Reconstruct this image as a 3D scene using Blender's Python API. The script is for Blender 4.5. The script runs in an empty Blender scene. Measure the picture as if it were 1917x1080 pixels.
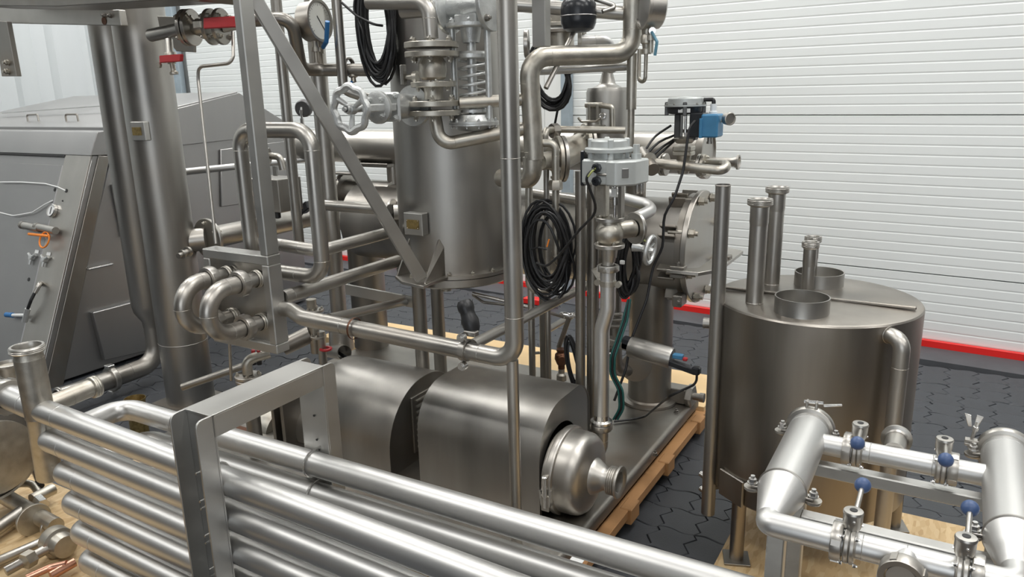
import bpy, bmesh, math, random
from mathutils import Vector, Matrix
random.seed(7)
SC = bpy.context.scene
COL = SC.collection
PI = math.pi

# ------------------------------------------------------------------ camera
H = 1.9
F = 1427.0
CX, CY = 958.5, 540.0
def _unit(v): return v.normalized()
_up = -_unit(Vector((1090 - CX, 6000 - CY, F)))
_y = Vector((1815 - CX, 145 - CY, F)); _y = _unit(_y - _up * _y.dot(_up))
_x = _y.cross(_up)
# rows: camera right / down / forward expressed in world axes
RIGHT = Vector((_x[0], _y[0], _up[0]))
DOWN = Vector((_x[1], _y[1], _up[1]))
FWD = Vector((_x[2], _y[2], _up[2]))
EYE = Vector((0, 0, H))
cam = bpy.data.cameras.new('camera')
cam.sensor_width = 36.0
cam.lens = F / 1917 * 36
cam.clip_start = 0.05
camo = bpy.data.objects.new('camera', cam)
COL.objects.link(camo)
m = Matrix((( RIGHT[0], -DOWN[0], -FWD[0], 0), (RIGHT[1], -DOWN[1], -FWD[1], 0), (RIGHT[2], -DOWN[2], -FWD[2], H), (0, 0, 0, 1)))
camo.matrix_world = m
SC.camera = camo

# ------------------------------------------------------------------ world, light, exposure
w = bpy.data.worlds.new('hall_air'); SC.world = w; w.use_nodes = True
w.node_tree.nodes['Background'].inputs[0].default_value = (0.8, 0.85, 0.9, 1)
w.node_tree.nodes['Background'].inputs[1].default_value = 0.3
SC.view_settings.view_transform = 'Standard'
SC.view_settings.look = 'None'
SC.view_settings.gamma = 1
SC.view_settings.exposure = 0.12
SC.view_settings.use_curve_mapping = False
def area(name, loc, sx, sy, power, col=(1, 1, 1), rot=(0, 0, 0)):
    l = bpy.data.lights.new(name, 'AREA'); l.shape = 'RECTANGLE'; l.size = sx; l.size_y = sy
    l.energy = power; l.color = col
    o = bpy.data.objects.new(name, l); COL.objects.link(o); o.location = loc; o.rotation_euler = rot
    return o
LAMPS = [(-7.5, 2.6), (-3.6, 2.6), (0.6, 2.6), (4.5, 2.6), (-7.5, -1.2), (-3.6, -1.2), (0.6, -1.2), (4.5, -1.2), (-3.6, 5.2), (0.6, 5.2), (-7.5, 5.2)]
for lx, ly in LAMPS:
    area('hall_lamp_light', (lx, ly, 5.62), 2.4, 0.5, 88, (1, 0.99, 0.965))
# cool area light behind the camera, out of view, facing the back wall
area('camera_side_light', (1.5, -5.6, 2.3), 5.0, 3.6, 110, (0.9, 0.95, 1.0), (PI / 2, 0, 0))

# ------------------------------------------------------------------ materials
def mat(name, base, metal=0.0, rough=0.5, var=0.0, scale=6.0, bump=0.0, bscale=80.0, stretch=(1, 1, 1), tint=None, tint_amt=0.0, tint_scale=2.0, rvar=0.0, spec=0.5, alpha=None, emit=None, aniso=0.0):
    m = bpy.data.materials.new(name); m.use_nodes = True
    nt = m.node_tree; N = nt.nodes; L = nt.links
    b = N['Principled BSDF']
    b.inputs['Metallic'].default_value = metal
    b.inputs['Roughness'].default_value = rough
    b.inputs['Specular IOR Level'].default_value = spec
    b.inputs['Base Color'].default_value = (*base, 1)
    tc = N.new('ShaderNodeTexCoord'); mp = N.new('ShaderNodeMapping')
    mp.inputs['Scale'].default_value = stretch
    L.new(tc.outputs['Object'], mp.inputs['Vector'])
    col = None
    if var > 0:
        n = N.new('ShaderNodeTexNoise'); n.inputs['Scale'].default_value = scale; n.inputs['Detail'].default_value = 5
        L.new(mp.outputs[0], n.inputs['Vector'])
        r = N.new('ShaderNodeMapRange'); r.inputs['From Min'].default_value = .3; r.inputs['From Max'].default_value = .7
        r.inputs['To Min'].default_value = 1 - var; r.inputs['To Max'].default_value = 1 + var
        L.new(n.outputs['Fac'], r.inputs['Value'])
        mx = N.new('ShaderNodeVectorMath'); mx.operation = 'SCALE'; mx.inputs[0].default_value = base
        L.new(r.outputs[0], mx.inputs['Scale']); col = mx.outputs[0]
        if rvar > 0:
            r2 = N.new('ShaderNodeMapRange'); r2.inputs['From Min'].default_value = .3; r2.inputs['From Max'].default_value = .7
            r2.inputs['To Min'].default_value = rough - rvar; r2.inputs['To Max'].default_value = rough + rvar
            L.new(n.outputs['Fac'], r2.inputs['Value']); L.new(r2.outputs[0], b.inputs['Roughness'])
    if tint:
        n2 = N.new('ShaderNodeTexNoise'); n2.inputs['Scale'].default_value = tint_scale; n2.inputs['Detail'].default_value = 3
        L.new(tc.outputs['Object'], n2.inputs['Vector'])
        r3 = N.new('ShaderNodeMapRange'); r3.inputs['From Min'].default_value = .5; r3.inputs['From Max'].default_value = .75
        r3.inputs['To Max'].default_value = tint_amt
        L.new(n2.outputs['Fac'], r3.inputs['Value'])
        mi = N.new('ShaderNodeMix'); mi.data_type = 'RGBA'
        L.new(r3.outputs[0], mi.inputs['Factor'])
        if col: L.new(col, mi.inputs[6])
        else: mi.inputs[6].default_value = (*base, 1)
        mi.inputs[7].default_value = (*tint, 1); col = mi.outputs[2]
    if col: L.new(col, b.inputs['Base Color'])
    if bump > 0:
        n3 = N.new('ShaderNodeTexNoise'); n3.inputs['Scale'].default_value = bscale; n3.inputs['Detail'].default_value = 4
        L.new(mp.outputs[0], n3.inputs['Vector'])
        bp = N.new('ShaderNodeBump'); bp.inputs['Strength'].default_value = bump; bp.inputs['Distance'].default_value = .002
        L.new(n3.outputs['Fac'], bp.inputs['Height']); L.new(bp.outputs[0], b.inputs['Normal'])
    if emit:
        b.inputs['Emission Color'].default_value = (*emit[0], 1); b.inputs['Emission Strength'].default_value = emit[1]
    return m
BROWN = (.30, .20, .12)
M = dict(
    steel=mat('brushed_steel', (.46, .442, .41), 1, .38, .10, 5, .02, 220, (1, 1, .6), BROWN, .18, 2.2, .05),
    bright=mat('satin_pipe_steel', (.62, .615, .60), 1, .44, .04, 2, .0, 260, (1, 1, 1), None, 0, 2, .015),
    shell=mat('vessel_shell_steel', (.37, .358, .335), 1, .40, .22, 5.0, .02, 160, (1, 1, .14), BROWN, .22, 1.6, .06),
    dark=mat('dull_dark_steel', (.30, .285, .26), 1, .42, .15, 5, .03, 160, (1, 1, .3), BROWN, .35, 3, .06),
    tank=mat('rolled_tank_steel', (.30, .278, .25), 1, .34, .28, 4.5, .02, 200, (1, 1, .10), (.33, .24, .15), .35, 1.2, .06),
    polished=mat('polished_fitting_steel', (.66, .65, .63), 1, .26, .05, 12, .0, 50),
    cast=mat('cast_steel', (.50, .475, .42), 1, .42, .12, 25, .25, 260, (1, 1, 1), BROWN, .35, 9, .05),
    matte=mat('bead_blasted_frame_steel', (.50, .495, .475), 1, .46, .06, 8, .05, 260, (1, .3, 1), BROWN, .12, 3, .04),
    sheet=mat('cabinet_sheet_steel', (.36, .355, .35), 1, .42, .05, 3, .04, 200, (1, 1, .2), None, 0, 2, .04),
    silver=mat('silver_painted_iron', (.58, .59, .58), .75, .40, .10, 30, .5, 150),
    grey=mat('light_grey_casting', (.47, .49, .48), .25, .42, .05, 20, .1, 120),
    darkgrey=mat('graphite_casting', (.10, .10, .10), .6, .45, .1, 20, .2, 120),
    black=mat('black_rubber', (.012, .012, .013), 0, .42, .1, 20, .05, 60),
    blackplastic=mat('black_plastic', (.018, .02, .024), 0, .28, .1, 10),
    blue=mat('blue_lacquer', (.055, .20, .36), 0, .4, .1, 15),
    knob=mat('blue_ball_plastic', (.045, .082, .185), 0, .42, .08, 20, .02, 80),
    bluehandle=mat('blue_handle_sleeve', (.03, .17, .42), 0, .4, .1, 10),
    teal=mat('faded_blue_sleeve', (.10, .24, .32), 0, .5, .1, 10),
    red=mat('red_handle_sleeve', (.45, .03, .035), 0, .42, .12, 12),
    redstrip=mat('red_kick_strip', (.72, .015, .012), 0, .45, .05, 3),
    brass=mat('tarnished_brass', (.35, .26, .11), .9, .42, .3, 60, .2, 90),
    bronze=mat('brown_bronze', (.16, .075, .045), .8, .45, .2, 20, .2, 90),
    copper=mat('copper', (.72, .38, .27), 1, .32, .1, 10),
    orange=mat('orange_cord', (.85, .25, .03), 0, .5),
    green=mat('green_hose', (.012, .085, .075), 0, .45),
    yellowgreen=mat('yellow_green_wire', (.33, .36, .12), 0, .5),
    white=mat('white_plastic', (.75, .76, .75), 0, .4),
    dial=mat('gauge_dial', (.62, .62, .57), 0, .55),
    ink=mat('black_print', (.02, .02, .02), 0, .6),
    galv=mat('galvanised_post', (.40, .47, .52), .5, .45, .08, 10),
    pine=mat('planed_pine', (.78, .56, .30), 0, .6, .10, 5, .1, 60, (.15, 1, 1)),
    pineedge=mat('weathered_plank', (.42, .22, .09), 0, .65, .25, 7, .2, 60, (1, .12, 1)),
    wallp=mat('white_coated_panel', (.76, .785, .775), 0, .38, .012, .6),
    wallplain=mat('plain_wall_sheet', (.74, .755, .74), 0, .5, .02, 1),
    hallwall=mat('hall_wall_paint', (.13, .13, .13), 0, .7, .05, 1),
    ceil=mat('hall_ceiling_sheet', (.22, .225, .23), 0, .6, .05, 1),
    curtain=mat('white_tarpaulin', (.60, .63, .64), 0, .38, .03, 1.5, .15, 5, (1, 1, .2)),
    joint=mat('dark_joint_sand', (.02, .02, .023), 0, .95),
    slab=mat('floor_kerb_concrete', (.075, .078, .086), 0, .6, .15, 5, .3, 60),
    lamp=mat('lamp_diffuser', (.9, .9, .9), 0, .5, emit=((1, .99, .96), 6.0)),
    gate=mat('pale_gate_panel', (.8, .85, .9), 0, .6),
)
def paver_mat():
    m = mat('rubbery_paver', (.046, .050, .057), 0, .50, .22, 9, .35, 140, (1, 1, 1), (.07, .077, .088), .4, 1.0, .08)
    return m
M['paver'] = paver_mat()
def osb_mat():
    m = bpy.data.materials.new('oriented_strand_board'); m.use_nodes = True
    nt = m.node_tree; N = nt.nodes; L = nt.links; b = N['Principled BSDF']
    tc = N.new('ShaderNodeTexCoord'); vo = N.new('ShaderNodeTexVoronoi'); vo.inputs['Scale'].default_value = 60
    mp = N.new('ShaderNodeMapping'); mp.inputs['Scale'].default_value = (1, .3, 1); mp.inputs['Rotation'].default_value = (0, 0, .5)
    L.new(tc.outputs['Object'], mp.inputs[0]); L.new(mp.outputs[0], vo.inputs['Vector'])
    cr = N.new('ShaderNodeValToRGB'); e = cr.color_ramp
    e.elements[0].color = (.60, .40, .19, 1); e.elements[1].color = (.80, .60, .34, 1)
    e.elements.new(.5).color = (.72, .51, .27, 1)
    sp = N.new('ShaderNodeSeparateColor'); L.new(vo.outputs['Color'], sp.inputs[0]); L.new(sp.outputs[0], cr.inputs[0])
    n = N.new('ShaderNodeTexNoise'); n.inputs['Scale'].default_value = 7; L.new(mp.outputs[0], n.inputs['Vector'])
    mi = N.new('ShaderNodeMix'); mi.data_type = 'RGBA'; mi.blend_type = 'MULTIPLY'; mi.inputs['Factor'].default_value = .5
    L.new(cr.outputs[0], mi.inputs[6]); L.new(n.outputs['Fac'], mi.inputs[7]); L.new(mi.outputs[2], b.inputs['Base Color'])
    b.inputs['Roughness'].default_value = .6
    return m
M['osb'] = osb_mat()

# ------------------------------------------------------------------ placing helpers: a sight line met with a plane at known depth
def ray(px, py):
    d = RIGHT * (px - CX) + DOWN * (py - CY) + FWD * F
    return d
def Y(px, py, y): d = ray(px, py); return EYE + d * (y / d.y)
def X(px, py, x): d = ray(px, py); return EYE + d * (x / d.x)
def Z(px, py, z): d = ray(px, py); return EYE + d * ((z - H) / d.z)
def mpp(p): return (Vector(p) - EYE).dot(FWD) / F      # metres per pixel at p
def V(*a): return Vector(a)
EX, EY, EZ = V(1, 0, 0), V(0, 1, 0), V(0, 0, 1)

# ------------------------------------------------------------------ mesh helpers
def frame(d):
    d = Vector(d).normalized()
    a = EZ if abs(d.z) < .9 else EX
    u = a.cross(d).normalized(); v = d.cross(u)
    return u, v, d
class Mb:
    def __init__(s): s.v = []; s.f = []; s.flat = False
    def add(s, vs, fs):
        o = len(s.v); s.v += [Vector(q) for q in vs]; s.f += [tuple(i + o for i in f) for f in fs]; return s
    def rings(s, rings, close0=True, close1=True, loop=False):
        n = len(rings[0]); o = len(s.v)
        for r in rings: s.v += r
        R = len(rings)
        for i in range(R if loop else R - 1):
            a = o + i * n; b = o + ((i + 1) % R) * n
            for k in range(n): s.f.append((a + k, a + (k + 1) % n, b + (k + 1) % n, b + k))
        if not loop:
            if close0: s.f.append(tuple(o + k for k in range(n))[::-1])
            if close1: s.f.append(tuple(o + (R - 1) * n + k for k in range(n)))
        return s
    def lathe(s, c, d, prof, seg=32, a0=0):
        """prof: (radius, height along d); radius 0 gives a pole"""
        u, v, d = frame(d); c = Vector(c); o = len(s.v); idx = []
        for r, h in prof:
            if r <= 1e-6: idx.append([len(s.v)]); s.v.append(c + d * h)
            else:
                idx.append(list(range(len(s.v), len(s.v) + seg)))
                s.v += [c + d * h + u * (r * math.cos(a0 + 2 * PI * k / seg)) + v * (r * math.sin(a0 + 2 * PI * k / seg)) for k in range(seg)]
        for a, b in zip(idx, idx[1:]):
            if len(a) == 1 and len(b) == 1: continue
            for k in range(seg):
                k2 = (k + 1) % seg
                if len(a) == 1: s.f.append((a[0], b[k2], b[k]))
                elif len(b) == 1: s.f.append((a[k], a[k2], b[0]))
                else: s.f.append((a[k], a[k2], b[k2], b[k]))
        return s
    def tube(s, pts, r, seg=20, bend=None, cap=True, wall=0.0, closed=False):
        pts = [Vector(p) for p in pts]
        path = fillet(pts, bend if bend is not None else r * 1.6) if len(pts) > 2 and bend != 0 and not closed else pts
        rr = r if callable(r) else (lambda t: r)
        n = len(path); tang = []
        for i in range(n):
            if closed: t = path[(i + 1) % n] - path[i - 1]
            else: t = path[min(i + 1, n - 1)] - path[max(i - 1, 0)]
            tang.append(t.normalized())
        u, v, _ = frame(tang[0]); rings = []
        for i in range(n):
            if i:
                ax = tang[i - 1].cross(tang[i])
                if ax.length > 1e-7:
                    q = Matrix.Rotation(tang[i - 1].angle(tang[i]), 3, ax.normalized()); u = q @ u
            u = (u - tang[i] * u.dot(tang[i])).normalized(); v = tang[i].cross(u)
            k_ = rr(i / max(1, n - 1))
            rings.append([path[i] + u * (k_ * math.cos(2 * PI * k / seg)) + v * (k_ * math.sin(2 * PI * k / seg)) for k in range(seg)])
        if wall > 0:
            ri = [[path[i] + (p - path[i]) * ((rr(0) - wall) / rr(0)) for p in rg] for i, rg in enumerate(rings)]
            # open at the far end and at the near end: depth of bore
            s.rings(rings, False, False)
            o = len(s.v); s.rings(ri[::-1], False, False)
            m_ = n * seg; base = o - m_
            for k in range(seg):
                k2 = (k + 1) % seg
                s.f.append((base + k, o + (n - 1) * seg + k, o + (n - 1) * seg + k2, base + k2)[::-1])
                s.f.append((base + (n - 1) * seg + k, base + (n - 1) * seg + k2, o + k2, o + k)[::-1])
            return s
        return s.rings(rings, cap, cap, closed)
    def box(s, c, sx, sy, sz, ax=None):
        ax = ax or (EX, EY, EZ); c = Vector(c); vs = []
        for i in (-1, 1):
            for j in (-1, 1):
                for k in (-1, 1): vs.append(c + ax[0] * (i * sx / 2) + ax[1] * (j * sy / 2) + ax[2] * (k * sz / 2))
        return s.add(vs, [(0, 1, 3, 2), (4, 6, 7, 5), (0, 4, 5, 1), (2, 3, 7, 6), (0, 2, 6, 4), (1, 5, 7, 3)])
    def beam(s, a, b, wd, ht, upv=EZ):
        a, b = Vector(a), Vector(b); d = (b - a).normalized()
        side = d.cross(Vector(upv)).normalized(); up = side.cross(d)
        return s.box((a + b) / 2, wd, (b - a).length, ht, (side, d, up))
    def prism(s, poly, ext):
        poly = [Vector(p) for p in poly]; ext = Vector(ext); n = len(poly)
        return s.add(poly + [p + ext for p in poly], [tuple(range(n))[::-1], tuple(range(n, 2 * n))] + [(i, (i + 1) % n, (i + 1) % n + n, i + n) for i in range(n)])
    def ball(s, c, r, seg=20, sq=1.0, d=EZ):
        k = 10; return s.lathe(c, d, [(r * math.sin(PI * i / k), -r * sq * math.cos(PI * i / k)) for i in range(k + 1)], seg)
    def ring(s, c, d, R, r, seg=32, ms=8):
        u, v, d = frame(d); c = Vector(c)
        return s.tube([c + u * (R * math.cos(2 * PI * k / seg)) + v * (R * math.sin(2 * PI * k / seg)) for k in range(seg)], r, ms, closed=True)
def fillet(pts, R):
    out = [pts[0]]
    for i in range(1, len(pts) - 1):
        a, b, c = pts[i - 1], pts[i], pts[i + 1]
        d1 = (a - b); d2 = (c - b); l1, l2 = d1.length, d2.length
        if l1 < 1e-6 or l2 < 1e-6: continue
        d1 /= l1; d2 /= l2
        ang = d1.angle(d2)
        if ang > PI - .02: out.append(b); continue
        t = min(R / math.tan(ang / 2), l1 * .49, l2 * .49)
        Re = t * math.tan(ang / 2)
        cen = b + (d1 + d2).normalized() * (Re / math.sin(ang / 2))
        p0 = b + d1 * t; p1 = b + d2 * t; sweep = PI - ang
        n = max(2, int(sweep / .2)); v0 = p0 - cen; ax = v0.cross(p1 - cen).normalized()
        for k in range(n + 1): out.append(cen + Matrix.Rotation(sweep * k / n, 3, ax) @ v0)
    out.append(pts[-1])
    res = [out[0]]
    for p in out[1:]:
        if (p - res[-1]).length > 1e-4: res.append(p)
    return res

def to_mesh(name, mb, material, origin, bevel=0.0, flat=False):
    me = bpy.data.meshes.new(name); bm = bmesh.new()
    vs = [bm.verts.new(p - origin) for p in mb.v]
    for f in mb.f:
        try: bm.faces.new([vs[i] for i in f])
        except ValueError: pass
    bmesh.ops.recalc_face_normals(bm, faces=bm.faces)
    if bevel > 0:
        ed = [e for e in bm.edges if len(e.link_faces) == 2 and e.calc_face_angle(0) > .6]
        bmesh.ops.bevel(bm, geom=ed, offset=bevel, segments=1, affect='EDGES', clamp_overlap=True)
    bm.to_mesh(me); bm.free()
    me.materials.append(material)
    if not flat:
        me.shade_smooth()
        try: me.set_sharp_from_angle(angle=math.radians(33))
        except Exception: pass
    return me
_names = {}
class Thing:
    def __init__(s, name, label, cat, origin, group=None):
        s.o = bpy.data.objects.new(name, None); COL.objects.link(s.o)
        s.o.empty_display_size = .05
        s.org = Vector(origin); s.o.location = s.org; s.name = name
        s.o['label'] = label; s.o['category'] = cat
        if group: s.o['group'] = group
        s.parts = []
    def part(s, name, mb, m, parent=None, bevel=0.0, label=None, kind=None, flat=False):
        me = to_mesh(name, mb, M[m] if isinstance(m, str) else m, s.org, bevel, flat)
        o = bpy.data.objects.new(name, me); COL.objects.link(o); o.parent = parent or s.o
        if label: o['label'] = label
        if kind: o['kind'] = kind
        s.parts.append((o, parent)); return o
    def done(s):
        """a thing of one piece becomes that one mesh"""
        if len(s.parts) == 1:
            o = s.parts[0][0]; o.parent = None; o.location = s.org
            for k in ('label', 'category', 'group'):
                if k in s.o: o[k] = s.o[k]
            bpy.data.objects.remove(s.o); o.name = s.name; s.o = o
        return s
ALL = []
def thing(*a, **k):
    t = Thing(*a, **k); ALL.append(t); return t
def structure(name, mb, m, origin=(0, 0, 0), parent=None, bevel=0, flat=False):
    me = to_mesh(name, mb, M[m], Vector(origin), bevel, flat); o = bpy.data.objects.new(name, me); COL.objects.link(o)
    o.location = origin
    if parent: o.parent = parent
    else: o['kind'] = 'structure'
    return o
# shared bolt mesh (hexagon head, washer, stud end) pointing along +z
def hexbolt_mesh(r, material, stud=True):
    b = Mb(); b.lathe((0, 0, 0), EZ, [(0, 0), (r * 1.25, 0), (r * 1.25, r * .25), (0, r * .25)], 12)
    b.lathe((0, 0, r * .25), EZ, [(0, 0), (r, 0), (r, r * .95), (r * .8, r * 1.1), (0, r * 1.1)], 6)
    if stud: b.lathe((0, 0, r * 1.3), EZ, [(r * .55, 0), (r * .55, r * .7), (0, r * .7)], 8)
    return to_mesh('bolt', b, M[material], V(0, 0, 0))
_bm = {}
def bolts(t, c, d, R, n, r, parent=None, m='cast', a0=0.0, name='bolt'):
    key = (round(r, 4), m)
    if key not in _bm: _bm[key] = hexbolt_mesh(r, m)
    u, v, d = frame(d); c = Vector(c)
    q = Matrix((u, v, d)).transposed().to_4x4()
    for k in range(n):
        a = a0 + 2 * PI * (k + .5) / n
        o = bpy.data.objects.new(name, _bm[key]); COL.objects.link(o); o.parent = parent or t.o
        o.matrix_local = Matrix.Translation(c + u * (R * math.cos(a)) + v * (R * math.sin(a)) - t.org) @ q
        t.parts.append((o, parent))
def one_bolt(t, c, d, r, m='cast', parent=None): bolts(t, c, d, 0, 1, r, parent, m)
def flange(t, c, d, R, th, n=4, br=None, m='steel', bm='cast', a0=0.0, bore=0, both=False, name='flange'):
    d = Vector(d).normalized(); e = th * .12
    mb = Mb().lathe(c, d, [(bore, 0), (R - e, 0), (R, e), (R, th - e), (R - e, th), (bore, th)] + ([(bore, 0)] if bore else []), 36)
    f = t.part(name, mb, m)
    if n:
        br = br or R * .11
        bolts(t, Vector(c) + d * th, d, R * .78, n, br, f, bm, a0)
        if both: bolts(t, Vector(c), -d, R * .78, n, br, f, bm, a0)
    return f
def weld(mb, c, d, r): mb.ring(c, d, r, r * .014 + .0006, 28, 6); return mb
def union_nut(t, c, d, r, ln, m='steel', notch=4, name='union_nut', parent=None):
    """round slotted dairy union nut"""
    mb = Mb(); u, v, d = frame(d); prof = [(r * .72, 0), (r * .97, 0), (r, ln * .1), (r, ln * .9), (r * .97, ln), (r * .72, ln), (r * .72, 0)]
    mb.lathe(c, d, prof, 40)
    for k in range(notch):
        a = 2 * PI * k / notch + .4; w_ = u * math.cos(a) + v * math.sin(a)
        mb.box(Vector(c) + d * (ln / 2) + w_ * (r * 1.0), r * .10, r * .30, ln * .8, (w_, d.cross(w_), d))
    return t.part(name, mb, m, parent)

# ------------------------------------------------------------------ the hall
WD = V(6.08, -.47, 0).normalized(); WN = V(-WD.y, WD.x, 0)         # along the back wall / outward
WP = V(.54, 6.07, 0)
def wallpt(s, z=0, off=0): return WP + WD * s + WN * off + EZ * z
def s_of(px, py=300):
    d = ray(px, py); t = (WP - EYE).dot(WN) / d.dot(WN); return (EYE + d * t - WP).dot(WD)
# ground under the pavers
structure('floor', Mb().box((-2, 0, -.06), 16, 14.5, .04), 'joint')
# ribbed back wall: each coated panel is a piece of its own
wb = structure('wall_back', Mb().box(wallpt(-3, 3, .16), 14, .12, 6, (WD, WN, EZ)), 'wallplain', origin=tuple(wallpt(-3, 0)))
def ribbed(s0, s1, z0, z1):
    PH = (z1 - z0); n = 16; h = PH / n; prof = []
    prof.append((z0 + .002, .012))
    for k in range(n):
        b = z0 + h * k
        if k > 0: prof += [(b - .006, 0), (b, .0019), (b + .004, .0019), (b + .011, 0)]
        else: prof += [(b + .006, 0)]
    prof += [(z1 - .006, 0), (z1 - .002, .012)]
    mb = Mb(); n = len(prof)
    vs = [wallpt(s0, z, o) for z, o in prof] + [wallpt(s1, z, o) for z, o in prof]
    return mb.add(vs, [(i, i + 1, i + 1 + n, i + n) for i in range(n - 1)])
sR0 = s_of(1073); sR1 = 2.6
sL0 = s_of(345, 80); sL1 = s_of(1003)
def child_mesh(name, mb, m, parent, flat=False, bevel=0, label=None):
    me = to_mesh(name, mb, M[m], Vector(parent.location), bevel, flat); o = bpy.data.objects.new(name, me); COL.objects.link(o); o.parent = parent
    if label: o['label'] = label
    return o
ZS = [.10 - .68, .54, 1.66, 2.78, 3.90, 5.02]
for s0, s1 in ((sL0, sL1), (sR0, sR1)):
    for k in range(5):
        z0, z1 = ZS[k], ZS[k + 1]
        mb = ribbed(s0, s1, z0, z1)
        if k == 0:   # lowest panel is cut at the kick strip
            mb2 = Mb(); prof = [(.005, .004)]
            for j in range(7):
                b = .54 - .07 * (7 - j); prof += [(b - .006, 0), (b, .0019), (b + .004, .0019), (b + .011, 0)]
            prof += [(.534, 0), (.538, .012)]; n = len(prof)
            mb2.add([wallpt(s0, z, o) for z, o in prof] + [wallpt(s1, z, o) for z, o in prof], [(i, i + 1, i + 1 + n, i + n) for i in range(n - 1)])
            mb = mb2
        child_mesh('wall_panel', mb, 'wallp', wb, flat=True)
# plain pier sheets and the galvanised guide posts
sa, sb_, sc_ = s_of(1003), s_of(1026), s_of(1058)
child_mesh('pier_sheet', Mb().box(wallpt((sa + sb_) / 2, 2.7, -.02), sb_ - sa - .01, .05, 5.4, (WD, WN, EZ)), 'wallplain', wb)
child_mesh('pier_sheet', Mb().box(wallpt((sb_ + sc_) / 2, 2.7, -.025), sc_ - sb_ - .01, .06, 5.4, (WD, WN, EZ)), 'wallplain', wb)
g0, g1 = s_of(1058), s_of(1074)
structure('trim_1', Mb().box(wallpt((g0 + g1) / 2, 2.7, -.04), g1 - g0, .07, 5.4, (WD, WN, EZ)), 'galv', bevel=.004)
g2, g3 = s_of(325, 100), s_of(341, 100)
structure('trim_2', Mb().box(wallpt((g2 + g3) / 2, 2.7, -.04), g3 - g2, .07, 5.4, (WD, WN, EZ)), 'galv', bevel=.004)
structure('trim_3', Mb().box(wallpt(g2 - .3, 2.7, -.01), .6, .05, 5.4, (WD, WN, EZ)), 'wallplain')
# red kick strip along the foot of the wall
structure('baseboard_back', Mb().box(wallpt(-3.2, .028, -.02), 11.7, .035, .056, (WD, WN, EZ)), 'redstrip', bevel=.003)
structure('trim_4', Mb().box(wallpt(-3, -.018, -.19), 14, .30, .05, (WD, WN, EZ)), 'slab')
red = thing('red_board', 'short red plastic board lying on the floor near the back wall', 'board', tuple(Z(1010, 562, .02)))
a, b = Z(984, 560, .03), Z(1040, 569, .03)
red.part('board', Mb().beam(a, b, .10, .05), 'redstrip', bevel=.004)
# left wall is hung with white tarpaulin
mb = Mb(); n = 160; rows = []
for i in range(n + 1):
    yy = -3 + 10.2 * i / n
    x_ = -9.25 + .05 * math.sin(i * .33) + .035 * math.sin(i * .83 + 1) + .02 * math.sin(i * 1.9)
    rows.append((x_, yy))
vs = [V(x_, y_, 0) for x_, y_ in rows] + [V(x_ * 1.0 + .03 * math.sin(y_ * 3), y_, 5.6) for x_, y_ in rows]
mb.add(vs, [(i, i + 1, i + n + 2, i + n + 1) for i in range(n)])
cu = thing('tarpaulin_curtain', 'white translucent tarpaulin curtain hanging in soft folds behind the slanted cabinet', 'curtain', (-9.2, 2, 0))
cu.part('curtain', mb, 'curtain')
structure('wall_left', Mb().box((-9.7, 0, 2.8), .1, 14.5, 5.8), 'hallwall')
structure('wall_right', Mb().box((6.2, 0, 2.8), .1, 14.5, 5.8), 'hallwall')
structure('wall_front', Mb().box((-2, -6.2, 2.8), 16, .1, 5.8), 'hallwall')
structure('ceiling', Mb().box((-2, 0, 5.8), 16, 14.6, .1), 'ceil')
structure('door_1', Mb().box((1.5, -6.1, 2.3), 5.2, .08, 3.8), 'gate')

# ------------------------------------------------------------------ pavers
PX, PY = .165, .172
def zig(t): return .016 * (1 if t < .001 else 0) if False else .018 * math.sin(PI * 3 * t) * (1 if t < 1 else 0)
def wav(x): return .009 * math.sin(2 * PI * x / PX)
def paver_poly(shift):
    g = .0015; pts = []
    x0, x1 = -PX / 2 + g, PX / 2 - g; off = shift
    nb = 8
    def side(t):   # zigzag joint
        return .020 * (1 - abs(((t * 1.5 + .25) % 1) * 2 - 1) * 2)
    for k in range(nb + 1): x_ = x0 + (x1 - x0) * k / nb; pts.append((x_ + side(0) * 0, g + wav(x_ + off)))
    for k in range(1, 6): t = k / 6; pts.append((x1 + side(t) * min(1, 8 * t * (1 - t) * 1.2), PY * t + wav(x1 + off)))
    for k in range(nb + 1): x_ = x1 + (x0 - x1) * k / nb; pts.append((x_, PY - g + wav(x_ + off)))
    for k in range(1, 6): t = 1 - k / 6; pts.append((x0 + side(t) * min(1, 8 * t * (1 - t) * 1.2), PY * t + wav(x0 + off)))
    return pts
def paver_mesh(shift):
    P = paver_poly(shift); n = len(P); c = V(sum(p[0] for p in P) / n, sum(p[1] for p in P) / n, 0)
    top = [V(p[0], p[1], 0) for p in P]
    ins = [V(c.x + (p[0] - c.x) * .965, c.y + (p[1] - c.y) * .965, 0) for p in P]
    r0 = [p + EZ * -.04 for p in top]; r1 = [p + EZ * -.004 for p in top]
    mb = Mb(); mb.rings([r0, r1, ins], False, True)
    return mb
fl = bpy.data.objects['floor']
pm = [to_mesh('paver', paver_mesh(0), M['paver'], V(0, 0, 0)), to_mesh('paver', paver_mesh(PX / 2), M['paver'], V(0, 0, 0))]
cells = []
def proj(p):
    d = Vector(p) - EYE; z = d.dot(FWD)
    return CX + F * d.dot(RIGHT) / z, CY + F * d.dot(DOWN) / z, z
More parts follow.
